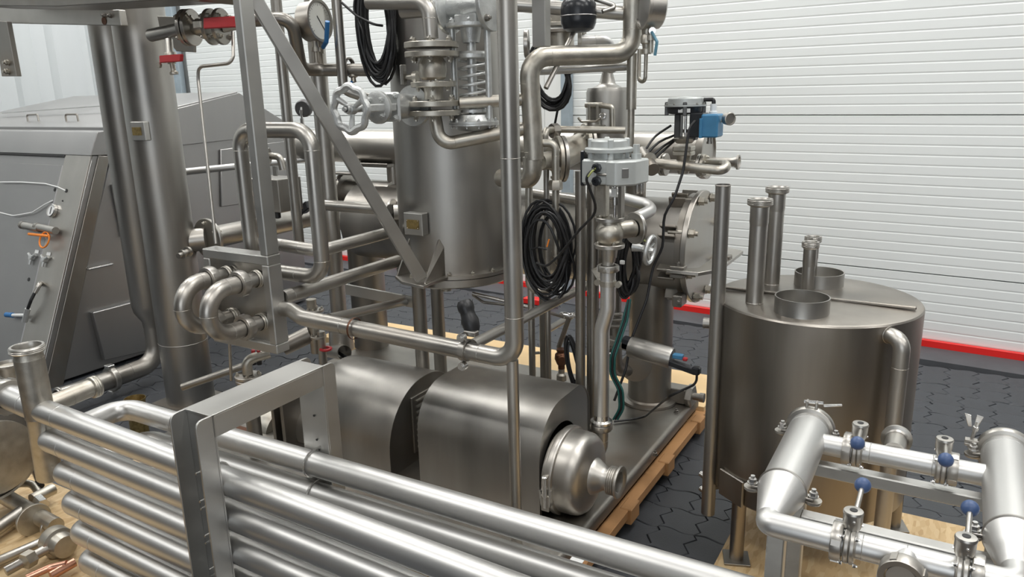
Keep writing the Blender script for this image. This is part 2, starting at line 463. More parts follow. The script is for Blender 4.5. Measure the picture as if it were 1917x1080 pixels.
for j in range(2, 36):
    for i in range(-62, 30):
        par = (j // 3) % 2
        x_ = (i + .5 * par) * PX; y_ = j * PY
        s = (V(x_, y_ + PY / 2, 0) - WP).dot(WN)
        if s > -.36: continue
        if x_ < -9.2: continue
        u_, v_, d_ = proj((x_, y_ + PY / 2, 0))
        if d_ < .3 or not (-500 < u_ < 3200 and 300 < v_ < 1900): continue
        vis = (u_ > 690 and x_ > -1.2) or (x_ < -1.2 and y_ > 4.3 and u_ > 690) or (x_ < -3.0 and u_ > 150 and v_ > 640 and y_ > 2.6)
        hid = x_ > -.72 and y_ < 3.45 and x_ < .25
        vis = vis and u_ < 1990 and v_ < 1130
        cells.append((0 if (vis and not hid) else 1, d_, x_, y_, par))
cells.sort(key=lambda c: (c[0], c[1]))
rest = Mb()
for k, (q, d_, x_, y_, par) in enumerate(cells):
    tilt = (random.uniform(-.008, .008), random.uniform(-.008, .008)); dz = random.uniform(-.0018, .0018)
    if k < 300:
        o = bpy.data.objects.new('paver', pm[par]); COL.objects.link(o); o.parent = fl
        o.location = (x_, y_, dz); o.rotation_euler = (tilt[0], tilt[1], 0)
    else:
        P = paver_poly(par * PX / 2); n = len(P)
        rest.rings([[V(p[0] + x_, p[1] + y_, -.04) for p in P], [V(p[0] + x_, p[1] + y_, dz) for p in P]], False, True)
o = child_mesh('paver_field', rest, 'paver', fl); o['kind'] = 'stuff'

# ------------------------------------------------------------------ ceiling lamps (out of frame, mirrored in the steel)
lamp_words = {(x_, y_): '%s row, %s' % ({2.6: 'middle', -1.2: 'front', 5.2: 'rear'}[y_], {-7.5: 'far left', -3.6: 'centre left', .6: 'centre right', 4.5: 'far right'}[x_]) for x_, y_ in LAMPS}
for lx, ly in LAMPS:
    t = thing('ceiling_lamp', 'long white lamp under the hall ceiling, ' + lamp_words[(lx, ly)], 'lamp', (lx, ly, 5.66), 'hall ceiling lamps')
    t.part('housing', Mb().box((lx, ly, 5.70), 2.5, .6, .08), 'white')

# ------------------------------------------------------------------ front tube bank on its channel frame
RF, RR, RP = 1.38, 1.74, .0425
ZT = 1.0
fx0, fx1 = Z(362, 757, ZT).x, Z(404, 773, ZT).x + .005
wyf, wyr = RF - RP - .006, RR + RP + .006
k = thing('channel_frame', 'grey steel channel gantry clamping the stacked foreground pipes', 'frame', ((fx0 + fx1) / 2, RF, 0))
def channel_upright(web_y, sgn, name):
    """web plate plus two flanges, flange tips pointing along sgn*y with rounded top corner"""
    t_ = .007; dep = .058
    for nm, x_ in (('flange_strip', fx0), ('flange_strip', fx1 - t_)):
        pr = [V(x_, web_y, 0), V(x_, web_y, ZT)]
        pr += [V(x_, web_y + sgn * (dep - .025), ZT)]
        for q in range(1, 5):
            a = q / 4 * PI / 2; pr.append(V(x_, web_y + sgn * (dep - .025 + .025 * math.sin(a)), ZT - .025 + .025 * math.cos(a)))
        pr += [V(x_, web_y + sgn * dep, 0)]
        k.part('flange_strip', Mb().prism(pr, (t_, 0, 0)), 'matte', bevel=.001)
    k.part('web_plate', Mb().box(((fx0 + fx1) / 2, web_y - sgn * .0035, ZT / 2), fx1 - fx0, .007, ZT), 'matte', bevel=.001)
channel_upright(wyf, -1, 'front'); channel_upright(wyr, 1, 'rear')
k.part('top_beam', Mb().box(((fx0 + fx1) / 2, (wyf + wyr) / 2, ZT - .003), fx1 - fx0, wyr - wyf + .01, .007), 'matte', bevel=.001)
for x_ in (fx0 + .0035, fx1 - .0035):
    k.part('beam_flange', Mb().box((x_, (wyf + wyr) / 2, ZT - .038), .007, wyr - wyf, .066), 'matte', bevel=.001)
for pp in ((588, 778), (593, 823), (598, 842)):
    p = Y(*pp, wyr - .009); k.part('bolt_hole', Mb().lathe(p, V(0, -1, 0), [(0, 0), (.004, 0), (.004, .0015), (0, .0015)], 12), 'ink')
# pipes: the front plane carries row 0..6, the rear plane one less; hairpin bends join them at the left end
XE = 1.25
def zf(i, x): return .783 - .118 * i - .034 * (x + 2.6)
def zr(i): return .648 - .118 * i
xl = [-2.86, -2.80, -2.74, -2.72, -2.70, -2.68, -2.66]
for i in range(0, 7):
    if i == 0:
        t = thing('long_pipe', 'uppermost front pipe of the foreground bank, running out of its tee', 'pipe', (0, RF, zf(0, 0)), None)
        mb = Mb().tube([V(xl[0], RF, zf(0, xl[0])), V(XE, RF, zf(0, XE))], RP, 40)
        weld(mb, V(xl[0] + .14, RF, zf(0, xl[0] + .14)), EX, RP)
        t.part('pipe', mb, 'bright'); t.done()
    else:
        xb = xl[i]; z0, z1 = zf(i, xb), zr(i - 1)
        xrb = xb + (.10 if i == 1 else .02)
        mb = Mb().tube([V(XE, RF, zf(i, XE)), V(xb + .02, RF, z0), V(xb - .04 , RF, z0), V(xrb - (.22 if i == 1 else .06), RR, z1), V(xrb + .05, RR, z1), V(XE, RR, z1)], RP, 40, bend=.075)
        weld(mb, V(xb + .08, RF, zf(i, xb + .08)), EX, RP); weld(mb, V(xrb + .12, RR, z1), EX, RP)
        words = ['second', 'third', 'fourth', 'fifth', 'sixth', 'seventh'][i - 1]
        t = thing('hairpin_pipe', '%s pipe from the top of the foreground bank, bent back in a hairpin' % words, 'pipe', (xb, RF, z0), 'foreground pipe bank')
        t.part('pipe', mb, 'bright'); t.done()
# U bolts
def ubolt(x_, yc, zc, sgn, lab):
    mb = Mb(); R = RP + .004; pts = [V(x_, yc + sgn * .075, zc + R)]
    for q in range(9):
        a = PI / 2 - q / 8 * PI
        pts.append(V(x_, yc - sgn * R * math.cos(a), zc + R * math.sin(a)))
    pts.append(V(x_, yc + sgn * .075, zc - R))
    mb.tube(pts, .0038, 8, bend=0)
    return mb
for i in range(0, 6):
    x_ = fx0 + .045
    k.part('u_bolt', ubolt(x_, RF, zf(i, x_), -1, ''), 'polished')
    if i < 3: k.part('u_bolt', ubolt(x_ + .035, RR, zr(i), 1, ''), 'polished')
# tee at the left end of the top pipe
A = V(xl[0], RF, zf(0, xl[0]))
t = thing('pipe_tee', 'upright open pipe stub with threaded ferrule at the left end of the pipe bank', 'pipe fitting', tuple(A))
mb = Mb().tube([A + EZ * -.03, A + EZ * .20], .05, 36); mb.lathe(A + EZ * .2, EZ, [(.05, 0), (.046, .02), (.046, .035)], 36)
t.part('stub', mb, 'cast')
mb = Mb().lathe(A + EZ * .225, EZ, [(.046, 0), (.058, .002), (.06, .006), (.057, .009), (.06, .012), (.057, .015), (.06, .018), (.056, .024), (.048, .024), (.045, .018), (.045, -.02), (0, -.02)], 40)
t.part('ferrule', mb, 'steel')
t.part('branch', weld(Mb().tube([A, A + V(-.34, .0, .02)], .048, 32), A + V(-.07, 0, .005), EX, .048), 'bright')
union_nut(t, A + V(-.19, 0, .01), V(-1, 0, 0), .068, .04)
union_nut(t, A + V(-.30, 0, .01), V(-1, 0, 0), .062, .035, name='clamp_ring')
mb = Mb().tube([A, A + V(0, .20, .01)], .035, 28); weld(mb, A + V(0, .12, .005), EY, .035)
t.part('rear_branch', mb, 'cast')
t.part('threaded_end', Mb().lathe(A + V(0, .2, .01), EY, [(.036, 0), (.043, .003), (.044, .008), (.042, .011), (.044, .015), (.042, .019), (.044, .024), (.042, .03), (.034, .03), (.034, -.02), (0, -.02)], 32), 'cast')
t.part('lower_branch', Mb().tube([A, A + V(-.06, .02, -.30)], .046, 28), 'cast')

q_ = Y(14, 680, 1.62)
t.part('second_ferrule', Mb().lathe(q_, EZ, [(.046, -.012), (.058, -.010), (.058, 0), (.046, .002), (.042, -.01), (.040, -.09), (0, -.09)], 36), 'steel')
t.part('second_stub', Mb().tube([q_ - EZ * .012, q_ - EZ * .30], .046, 30), 'cast')

# ------------------------------------------------------------------ skid deck and its timber
DZ = .2
sk = thing('skid_deck', 'flat grey steel base deck carrying the pump covers and vessels', 'platform', (-2.3, 3.1, 0))
DX0, DX1, DY0, DY1 = -3.45, -1.13, 2.10, 3.98
mb = Mb(); rr = .022; pr = []
for (cx_, cz_, a0, a1) in ((DX1 - rr, DZ - rr, PI / 2, 0),):
    for q in range(6):
        a = a0 + (a1 - a0) * q / 5; pr.append(V(cx_ + rr * math.cos(a), DY0, cz_ + rr * math.sin(a)))
pr += [V(DX1, DY0, .14), V(DX0, DY0, .14), V(DX0, DY0, DZ)]
mb.prism(pr, (0, DY1 - DY0, 0)); sk.part('deck_plate', mb, 'dark')
for pp in ((1266, 772), (1226, 852), (600, 905)):
    p = Z(*pp, DZ); one_bolt(sk, p, EZ, .011, 'dark')
sk.part('rating_label', Mb().box(Z(1085, 1043, DZ) + EZ * .0015, .05, .09, .002), 'white')
sk.part('rating_label', Mb().box(Z(452, 806, DZ) + EZ * .0015, .12, .07, .002), 'bronze')
sk.done()
pal = thing('timber_bearers', 'pine beams and planks under the steel deck, pale edge showing behind and beside it', 'pallet', (-2.4, 3.1, 0))
yb = 4.22
p0, p1 = Z(720, 607, .13), Z(1309, 711, .13)
pal.part('pine_beam', Mb().box((-2.56, 4.24, .085), 2.92, .50, .10), 'pine', bevel=.003)
pal.part('side_plank', Mb().box((-1.118, 3.03, .085), .06, 2.0, .045), 'pineedge', bevel=.003)
for y_ in (2.30, 2.86, 3.35, 3.88):
    pal.part('block', Mb().box((-1.10, y_, .075), .055, .10, .075), 'pineedge', bevel=.004)
pal.part('front_plank', Mb().box((-2.3, 2.055, .10), 2.3, .09, .07), 'pine', bevel=.003)
pal.part('bottom_plank', Mb().box((-1.16, 3.05, .03), .09, 2.1, .03), 'pineedge', bevel=.003)
# deck corner levelling foot
p = X(1240, 748, -1.5); 
t = thing('levelling_foot', 'square steel stub with big hexagon adjusting nut at the rear deck corner', 'machine foot', (-1.2, 3.9, .2))
t.part('square_stub', Mb().box((-1.27, 3.86, .245), .22, .085, .085), 'dark', bevel=.004)
t.part('hex_nut', Mb().lathe((-1.16, 3.86, .245), EX, [(0, 0), (.062, 0), (.066, .006), (.066, .03), (.06, .036), (0, .036)], 6), 'steel')
t.part('threaded_rod', Mb().lathe((-1.13, 3.86, .245), EX, [(.02, 0), (.02, .04), (.026, .04), (.026, .065), (0, .065)], 12), 'dark')

# ------------------------------------------------------------------ pump cover in front
def cover(t, x0, x1, y0, y1, z0, z1, rad, hole=None, matn='shell', endm='steel', name='cover_shell'):
    def outline(x_, g=0.0):
        P = [V(x_, y0 + g, z0)]
        for (cy_, a0) in ((y0 + rad[0], PI), (y1 - rad[1], PI / 2)):
            R_ = rad[0] if a0 == PI else rad[1]
            for q in range(13):
                a = a0 - q / 12 * PI / 2; P.append(V(x_, cy_ + (R_ - g) * math.cos(a), z1 - R_ + (R_ - g) * math.sin(a)))
        P.append(V(x_, y1 - g, z0)); return P
    o = outline(x0); n = len(o); o2 = outline(x1)
    mb = Mb(); mb.add(o + o2, [(i, i + 1, i + 1 + n, i + n) for i in range(n - 1)])
    i1, i2 = outline(x0, .004), outline(x1, .004)
    mb.add(i1 + i2, [(i, i + 1, i + 1 + n, i + n) for i in range(n - 1)])
    mb.add(o2 + i2, [(i, i + 1, i + 1 + n, i + n) for i in range(n - 1)])
    t.part(name, mb, matn)
    # end plates; the right one may have a round cut-out open at the bottom
    mb = Mb().prism(outline(x0 + .003, .004), (.004, 0, 0)); t.part('end_plate', mb, endm)
    if hole:
        hc, hr = hole; A_ = outline(x1 - .008, .003); B_ = []
        pts = []
        a_s = -.9; N_ = 30
        # inner arch from bottom y0 side to bottom y1 side
        arch = [V(x1 - .008, hc.y - hr, z0)] + [V(x1 - .008, hc.y + hr * math.cos(a), hc.z + hr * math.sin(a)) for a in [PI - PI * q / (n - 3) for q in range(n - 2)]] + [V(x1 - .008, hc.y + hr, z0)]
        mb = Mb(); e = V(.005, 0, 0)
        mb.add(A_ + arch, [(i, i + 1, i + 1 + n, i + n) for i in range(n - 1)])
        mb.add([p + e for p in A_ + arch], [(i, i + 1, i + 1 + n, i + n) for i in range(n - 1)])
        mb.add(arch + [p + e for p in arch], [(i, i + 1, i + 1 + n, i + n) for i in range(n - 1)])
        t.part('end_plate', mb, endm)
    else:
        mb = Mb().prism(outline(x1 - .007, .004), (.004, 0, 0)); t.part('end_plate', mb, endm)
c1x0, c1x1 = Y(781, 800, 2.43).x, -1.32
PC = V(-1.345, 2.58, .37)
cv = thing('pump_cover', 'large satin steel pump cover with rounded shoulders standing behind the thin post', 'machine cover', (-1.6, 2.66, DZ))
cover(cv, c1x0, c1x1, 2.43, 2.91, DZ, .655, (.20, .13), hole=(V(PC.x, 2.625, .375), .172), matn='shell')
# motor inside, dark behind the cut-out
cv.part('motor', Mb().lathe((-1.95, 2.665, .42), EX, [(0, 0), (.14, 0), (.15, .02), (.15, .45), (.12, .50), (0, .50)], 28), 'darkgrey')
# second cover, half-cylinder with louvred end
m2 = thing('motor_cover', 'half-round satin steel cover with a louvred dark end, left of the large pump cover', 'machine cover', (-2.3, 2.75, DZ))
x1 = Y(775, 800, 2.62).x + .0; x1 = -2.08; x0 = x1 - .52
cover(m2, x0, x1, 2.42, 2.99, DZ, .60, (.285, .26), matn='shell', endm='dark')
lc = V(x1 + .002, 2.72, .39)
m2.part('louvre_panel', Mb().box(lc, .012, .26, .28), 'dark', bevel=.003)
for q in range(9):
    m2.part('louvre_slat', Mb().tube([lc + V(.010, -.105, .115 - q * .0285), lc + V(.010, .105, .115 - q * .0285)], .006, 8), 'steel')

# ------------------------------------------------------------------ pump head
pu = thing('pump_head', 'round polished pump casing with clamp ring and threaded mouth, right of the large cover', 'pump', tuple(PC))
mb = Mb().lathe(PC, EX, [(0, .032), (.150, .032), (.165, .040), (.168, .048), (.168, .055), (0, .055)], 48); pu.part('back_casing', mb, 'steel')
mb = Mb().lathe(PC + EX * .055, EX, [(.168, 0), (.182, .004), (.185, .01), (.185, .028), (.182, .034), (.168, .038)], 56); pu.part('clamp_ring', mb, 'steel')
mb = Mb().lathe(PC + EX * .092, EX, [(.172, 0), (.172, .045), (.168, .07), (.155, .088), (.135, .097), (.075, .108), (.0725, .112), (.06, .113), (0, .113)], 56); pu.part('front_casing', mb, 'steel')
mb = Mb().lathe(PC + EX * .20, EX, [(.076, 0), (.074, .006), (.066, .018), (.052, .038), (.046, .05), (.045, .066)], 40); pu.part('inlet_cone', mb, 'steel')
pr = [(.045, .062)]
for q in range(4): pr += [(.058, .066 + q * .008), (.058, .069 + q * .008), (.0545, .071 + q * .008)]
pr += [(.063, .100), (.066, .105), (.065, .113), (.054, .113), (.042, .106), (.040, .03), (0, .03)]
pu.part('threaded_mouth', Mb().lathe(PC + EX * .20, EX, pr, 44), 'steel')
cb = PC + V(.07, -.19, -.03)
pu.part('clamp_screw', Mb().lathe(cb + V(0, 0, -.05), EZ, [(0, 0), (.007, 0), (.007, .05), (.012, .05), (.012, .13), (.013, .135), (.009, .14), (0, .14)], 14), 'polished')
pu.part('clamp_lug', Mb().box(cb + V(0, .008, -.03), .035, .02, .07), 'steel', bevel=.002)
pu.part('clamp_lug', Mb().prism([cb + V(-.02, 0, -.045), cb + V(.02, 0, -.045), cb + V(.028, 0, .03), cb + V(.018, 0, .03), cb + V(.012, 0, -.02), cb + V(-.012, 0, -.02), cb + V(-.018, 0, .02), cb + V(-.026, 0, .02)], (0, .025, 0)), 'polished')
pu.part('foot', Mb().box(PC + V(0, 0, -.20), .05, .12, .07), 'dark', bevel=.004)

# ------------------------------------------------------------------ riser from pump to control valve
VY = 2.80
def vline(px, py): return Y(px, py, VY)
r0 = mpp(vline(1125, 700)) * 12.5
xq = vline(1126, 780).x
t = thing('discharge_riser', 'bright offset pipe rising from the pump casing to the control valve', 'pipe', tuple(vline(1130, 800)))
zb = vline(1128, 800).z
t.part('lower_pipe', weld(Mb().tube([PC + V(.10, .10, .0), V(xq, VY, .36), V(xq, VY, zb)], .03, 28), V(xq, VY, zb - .06), EZ, .03), 'steel')
union_nut(t, V(xq, VY, zb - .01), EZ, .046, .028)
t.part('union_collar', Mb().lathe(V(xq, VY, zb + .02), EZ, [(.03, 0), (.047, .002), (.047, .012), (.034, .018), (.03, .05)], 32), 'polished')
za, zc_ = vline(1125, 615).z, vline(1135, 578).z
xt = vline(1138, 560).x
mb = Mb().tube([V(xq, VY, zb + .03), V(xq, VY, za), V(xt, VY, zc_), V(xt, VY, vline(1133, 500).z)], .0315, 28, bend=.07)
t.part('offset_pipe', mb, 'bright')
union_nut(t, V(xt, VY, vline(1132, 507).z), EZ, .043, .026)
t.part('upper_ferrule', Mb().lathe(V(xt, VY, vline(1132, 495).z), EZ, [(.024, 0), (.025, .06)], 28), 'steel')
zcl = vline(1135, 530).z
t.part('pipe_clamp', Mb().lathe(V(xt, VY, zcl - .01), EZ, [(.030, 0), (.034, 0), (.034, .022), (.030, .022)], 28), 'cast')
for s_ in (-1, 1): t.part('clamp_ear', Mb().lathe(V(xt + s_ * .045, VY - .01, zcl), EY, [(0, 0), (.013, 0), (.013, .02), (0, .02)], 16), 'cast')
# control valve: reducer, bottom flange, globe body, bonnet flange, yoke, actuator
cvx, cvy = xt + .004, VY
zf1 = vline(1137, 463).z; zf2 = vline(1137, 413).z
t = thing('control_valve', 'globe control valve with grey actuator box and round cap above the bright riser', 'valve', (cvx, cvy, zf1))
t.part('reducer', Mb().lathe(V(cvx, cvy, zf1 - .058), EZ, [(.024, 0), (.026, .012), (.031, .03), (.033, .058)], 28), 'steel')
flange(t, V(cvx, cvy, zf1), EZ, .062, .017, 4, .007)
hb = zf2 - zf1
t.part('globe_body', Mb().lathe(V(cvx, cvy, zf1 + .017), EZ, [(.038, 0), (.05, .012), (.0575, .03), (.058, .05), (.050, .068), (.040, .085), (.040, hb - .017)], 36), 'cast')
flange(t, V(cvx, cvy, zf2), EZ, .060, .016, 6, .006)
fl_c = V(cvx + .06, cvy + .11, (zf1 + zf2) / 2 + .01)
t.part('side_port', Mb().lathe(V(cvx, cvy, fl_c.z), V(.48, .88, 0), [(.036, 0), (.036, .12)], 28), 'cast')
flange(t, fl_c, V(.48, .88, 0), .066, .016, 4, .006)
zt0 = zf2 + .016; zt1 = vline(1140, 343).z
t.part('yoke_column', Mb().box(V(cvx - .028, cvy - .01, (zt0 + zt1) / 2), .045, .05, zt1 - zt0), 'cast', bevel=.006)
t.part('yoke_column', Mb().box(V(cvx + .045, cvy + .01, (zt0 + zt1) / 2), .014, .04, zt1 - zt0), 'dark', bevel=.002)
t.part('valve_stem', Mb().lathe(V(cvx + .022, cvy, zt0), EZ, [(.006, 0), (.006, .05), (.012, .05), (.012, .08), (.006, .08), (.006, .12), (.01, .12), (.01, zt1 - zt0)], 14), 'polished')
t.part('stem_clamp', Mb().box(V(cvx + .026, cvy - .015, zt0 + .10), .022, .012, .035), 'white', bevel=.002)
za0, za1 = vline(1140, 343).z, vline(1140, 296).z
bx0, bx1 = vline(1101, 320).x, vline(1168, 320).x
t.part('actuator_box', Mb().box(V((bx0 + bx1) / 2, cvy, (za0 + za1) / 2), bx1 - bx0, .13, za1 - za0), 'grey', bevel=.008)
t.part('back_plate', Mb().box(V(bx0 - .008, cvy + .01, (za0 + za1) / 2 + .01), .018, .10, za1 - za0 + .04), 'blackplastic', bevel=.004)
px0 = vline(1134, 320).x
t.part('terminal_box', Mb().box(V(px0 + .03, cvy - .085, (za0 + za1) / 2 + .003), .075, .05, (za1 - za0) * .92), 'grey', bevel=.004)
# positioner housing turned toward the right
q0 = vline(1172, 345); qa = [V(bx1 - .002, cvy - .09, za0 + .002), V(bx1 + .05, cvy - .10, za0 + .012), V(bx1 + .075, cvy - .08, za0 + .03)]
poly = [V(bx1 - .03, cvy - .115, za0 + .005), V(bx1 + .015, cvy - .125, za0 + .005), V(bx1 + .075, cvy - .07, za0 + .02), V(bx1 + .085, cvy + .05, za0 + .02), V(bx1 - .03, cvy + .07, za0 + .005)]
t.part('positioner_housing', Mb().prism([V(p.x, p.y, za0 + .004) for p in poly], (0, 0, za1 - za0 - .004)), 'grey', bevel=.006)
nrm = (V(.06, .055, 0)).normalized(); nn_ = V(nrm.y, -nrm.x, 0)
t.part('display_window', Mb().box(V(bx1 + .045, cvy - .0985, (za0 + za1) / 2 + .004) + nn_ * .001, .026, .004, .034, (nrm, nn_, EZ)), 'sheet', bevel=.001)
for zz in (.022, -.028):
    pg = V(px0 + .012, cvy - .11, (za0 + za1) / 2 + zz)
    t.part('cable_gland', Mb().lathe(pg, V(0, -1, 0), [(0, 0), (.019, 0), (.019, .012), (.014, .014), (.014, .022), (.006, .022), (.006, .01), (0, .01)], 8), 'blackplastic')
t.part('vent_plug', Mb().lathe(V(px0 + .01, cvy - .112, (za0 + za1) / 2 - .003), EX, [(0, 0), (.005, 0), (.005, .045), (0, .045)], 10), 'steel')
dz0 = za1; dx = (bx0 + bx1) / 2 + .012
zt = vline(1130, 258).z
dd = zt - dz0
t.part('diaphragm_case', Mb().lathe(V(dx, cvy, dz0 - .005), EZ, [(0, 0), (.066, 0), (.066, dd * .36), (.093, dd * .40), (.094, dd * .56), (.090, dd * .60), (.074, dd * .64), (.072, dd * .93), (.066, dd), (0, dd)], 40), 'grey')
bolts(t, V(dx, cvy, dz0 - .005 + dd * .40), V(0, 0, -1), .084, 8, .0045, None, 'steel')
for a in range(4):
    an = a * PI / 2 + .5; t.part('case_rib', Mb().box(V(dx + .07 * math.cos(an), cvy + .07 * math.sin(an), dz0 - .0 + dd * .42), .022, .022, dd * 1.15, (V(math.cos(an), math.sin(an), 0), V(-math.sin(an), math.cos(an), 0), EZ)), 'grey', bevel=.004)
t.part('air_fitting', Mb().lathe(V(bx1 + .05, cvy + .0, za1), EZ, [(.02, 0), (.02, .02), (.013, .02), (.013, .055), (.0, .055)], 14), 'grey')
for dx_ in (0, .018): t.part('lower_fitting', Mb().lathe(V(bx1 + .045 + dx_, cvy + .03, za0 + .01), V(0, 0, -1), [(.010, 0), (.010, .035), (.006, .05), (0, .05)], 12), 'polished')
# thin grey cable from the gland down to the coil
cabA = V(px0 + .012, cvy - .135, (za0 + za1) / 2 + .022)
t = thing('valve_cable', 'dark cable sagging from the actuator gland down to the left cable coil', 'cable', tuple(cabA))
t.part('cable', Mb().tube([cabA, cabA + V(-.03, -.02, -.03), Y(1120, 395, 2.70), Y(1085, 430, 2.74), Y(1045, 480, 2.78), Y(1022, 500, 2.80), Y(1005, 492, 2.82)], .0055, 10, bend=.09), 'black'); t.done()
t = thing('stripped_cable_lead', 'short yellowish stripped lead entering the actuator gland', 'cable', tuple(cabA))
t.part('lead', Mb().tube([cabA + V(.003, .02, .003), cabA + V(-.004, -.012, -.008), cabA + V(-.02, -.016, -.03)], .004, 8, bend=.02), 'yellowgreen'); t.done()

# ------------------------------------------------------------------ two tall columns at the left
def vert(px, py, y): return Y(px, py, y)
c0 = Y(296, 300, 2.9)
t = thing('tall_column', 'widest tall upright steel pipe column with a small plate, behind the cross beam', 'column', (c0.x, 2.9, 0))
mb = Mb().tube([V(c0.x, 2.9, .02), V(c0.x, 2.9, 3.6)], .145, 48); weld(mb, V(c0.x, 2.9, .42), EZ, .145)
t.part('column_pipe', mb, 'shell')
t.part('base_plate', Mb().box((c0.x, 2.9, .01), .34, .34, .02), 'dark')
npz = Y(254, 246, 2.74)
t.part('plate_holder', Mb().box(npz + V(-.0, .03, 0), .105, .035, .105, (V(1, .12, 0).normalized(), V(-.12, 1, 0).normalized(), EZ)), 'matte', bevel=.003)
t.part('brass_plate', Mb().box(npz + V(-.005, .009, 0), .065, .004, .045, (V(1, .12, 0).normalized(), V(-.12, 1, 0).normalized(), EZ)), 'brass')
ct = Y(349, 473, 2.78)
t.part('drain_plug', Mb().lathe(ct + V(-.02, .03, 0), V(.25, -1, -.1), [(.03, 0), (.03, .012), (.018, .014), (.018, .05), (.026, .05), (.026, .062), (.016, .062), (.016, .09), (0, .09)], 20), 'steel')
c1 = Y(240, 300, 3.06)
t = thing('narrow_column', 'narrower tall pipe column ending in a reducer and elbow, left of the widest column', 'column', (c1.x, 3.06, .3))
ze = Y(285, 600, 3.06).z
mb = Mb().lathe((c1.x, 3.06, ze), EZ, [(.062, -.04), (.064, 0), (.105, .07), (.115, .12), (.115, 3.6 - ze)], 40); t.part('column_pipe', mb, 'shell')
el = [V(c1.x, 3.06, ze - .02), V(c1.x, 3.06, ze - .30), V(c1.x, 2.38, ze - .31)]
mb = Mb().tube(el, .06, 32, bend=.19); weld(mb, V(c1.x, 2.84, ze - .302), EY, .06); t.part('elbow', mb, 'shell')
t.part('clamp', Mb().lathe(V(c1.x, 2.70, ze - .304), EY, [(.06, 0), (.078, 0), (.082, .006), (.082, .03), (.078, .036), (.06, .036)], 36), 'steel')
t.part('clamp_lug', Mb().box(V(c1.x, 2.715, ze - .304 + .088), .05, .045, .02), 'polished', bevel=.003)
t.part('clamp_lug', Mb().box(V(c1.x, 2.715, ze - .304 - .088), .05, .045, .02), 'polished', bevel=.003)
t.part('pipe_end', Mb().tube([V(c1.x, 2.44, ze - .309), V(c1.x, 2.36, ze - .31)], .061, 32, wall=.006), 'steel')
t.part('end_ring', Mb().ring(V(c1.x, 2.375, ze - .31), EY, .064, .007, 36), 'steel')

# ------------------------------------------------------------------ connection panel with hairpin elbows
PYp = 2.2
fl_, fr_, fb, ft = Y(378, 470, PYp).x, Y(503, 560, PYp).x, Y(505, 661, PYp).z, Y(490, 479, PYp).z
fr_ = Y(519, 660, PYp).x - .0
t = thing('connection_panel', 'square-tube framed steel connection panel carrying two hairpin elbows', 'panel', ((fl_ + fr_) / 2, PYp, fb))
tw, td = .042, .075
t.part('frame_tube', Mb().box(((fl_ + fr_) / 2, PYp + td / 2, ft - tw / 2), fr_ - fl_, td, tw), 'matte', bevel=.004)
t.part('frame_tube', Mb().box(((fl_ + fr_) / 2, PYp + td / 2, fb + tw / 2), fr_ - fl_, td, tw), 'matte', bevel=.004)
t.part('frame_tube', Mb().box((fl_ + tw / 2, PYp + td / 2, (fb + ft) / 2), tw, td, ft - fb - 2 * tw), 'matte', bevel=.004)
t.part('frame_tube', Mb().box((fr_ - tw / 2, PYp + td / 2, (fb + ft) / 2), tw, td, ft - fb - 2 * tw), 'matte', bevel=.004)
t.part('panel_plate', Mb().box(((fl_ + fr_) / 2, PYp + .035, (fb + ft) / 2), fr_ - fl_ - 2 * tw, .006, ft - fb - 2 * tw), 'steel')
panel = t
def hairpin(label, xw, zu, zl, yap, r):
    h = thing('hairpin_elbow', label, 'pipe bend', (xw, PYp, (zu + zl) / 2), 'hairpin elbows on the connection panel')
    R_ = (zu - zl) / 2; yc = yap + R_ + r
    for z_ in (zu, zl):
        h.part('stub', Mb().tube([V(xw, PYp + .03, z_), V(xw, PYp - .07, z_)], r * .92, 26), 'steel')
        h.part('threaded_ring', Mb().lathe(V(xw, PYp + .02, z_), V(0, -1, 0), [(r, 0), (r * 1.12, .004), (r * 1.12, .012), (r, .016), (r * 1.1, .022), (r, .028)], 28), 'cast')
        union_nut(h, V(xw, PYp - .065, z_), V(0, -1, 0), r * 1.52, r * 1.05, notch=4)
    pts = [V(xw, PYp - .09, zu), V(xw, yc - R_ * .0 , zu)]
    for q in range(1, 14):
        a = PI / 2 + PI * q / 14; pts.append(V(xw, yc + R_ * math.cos(a), (zu + zl) / 2 + R_ * math.sin(a)))
    pts += [V(xw, yc, zl), V(xw, PYp - .09, zl)]
    mb = Mb().tube(pts, r, 32, bend=0)
    for q in (0, 7, 14):
        a = PI / 2 + PI * q / 14; weld(mb, V(xw, yc + R_ * math.cos(a), (zu + zl) / 2 + R_ * math.sin(a)), V(0, -math.sin(a), math.cos(a)), r)
    h.part('bend', mb, 'steel')
x_u = Y(489, 524, PYp + .03).x; zu1, zl1 = Y(489, 524, PYp).z, Y(492, 604, PYp).z
ap = X(374, 575, x_u).y
hairpin('nearer hairpin elbow with union nuts, right one on the connection panel', x_u, zu1, zl1, ap, .036)
x_v = x_u - .19
ap2 = X(326, 565, x_v).y
hairpin('farther hairpin elbow with union nuts, left one on the connection panel', x_v, zu1, zl1, ap2, .036)
# post and stay above the panel
t = thing('frame_post', 'square grey steel post rising from the right corner of the connection panel', 'post', (fr_ - tw / 2, PYp + td / 2, ft))
mb = Mb().box((fr_ - tw / 2 - .002, PYp + td / 2, (ft + 3.0) / 2), .042, td - .004, 3.0 - ft); t.part('tube', mb, 'matte', bevel=.004); t.done()
t = thing('diagonal_stay', 'flat rectangular steel stay slanting down from the post to the tank bracket', 'brace', tuple(Y(640, 260, 2.6)))
a, b = Y(478, 0, 2.30), Y(789, 522, 2.86)
a2 = a + (a - b).normalized() * .5
t.part('tube', Mb().beam(a2, b, .058, .034, V(.25, -.6, .7)), 'matte', bevel=.003); t.done()

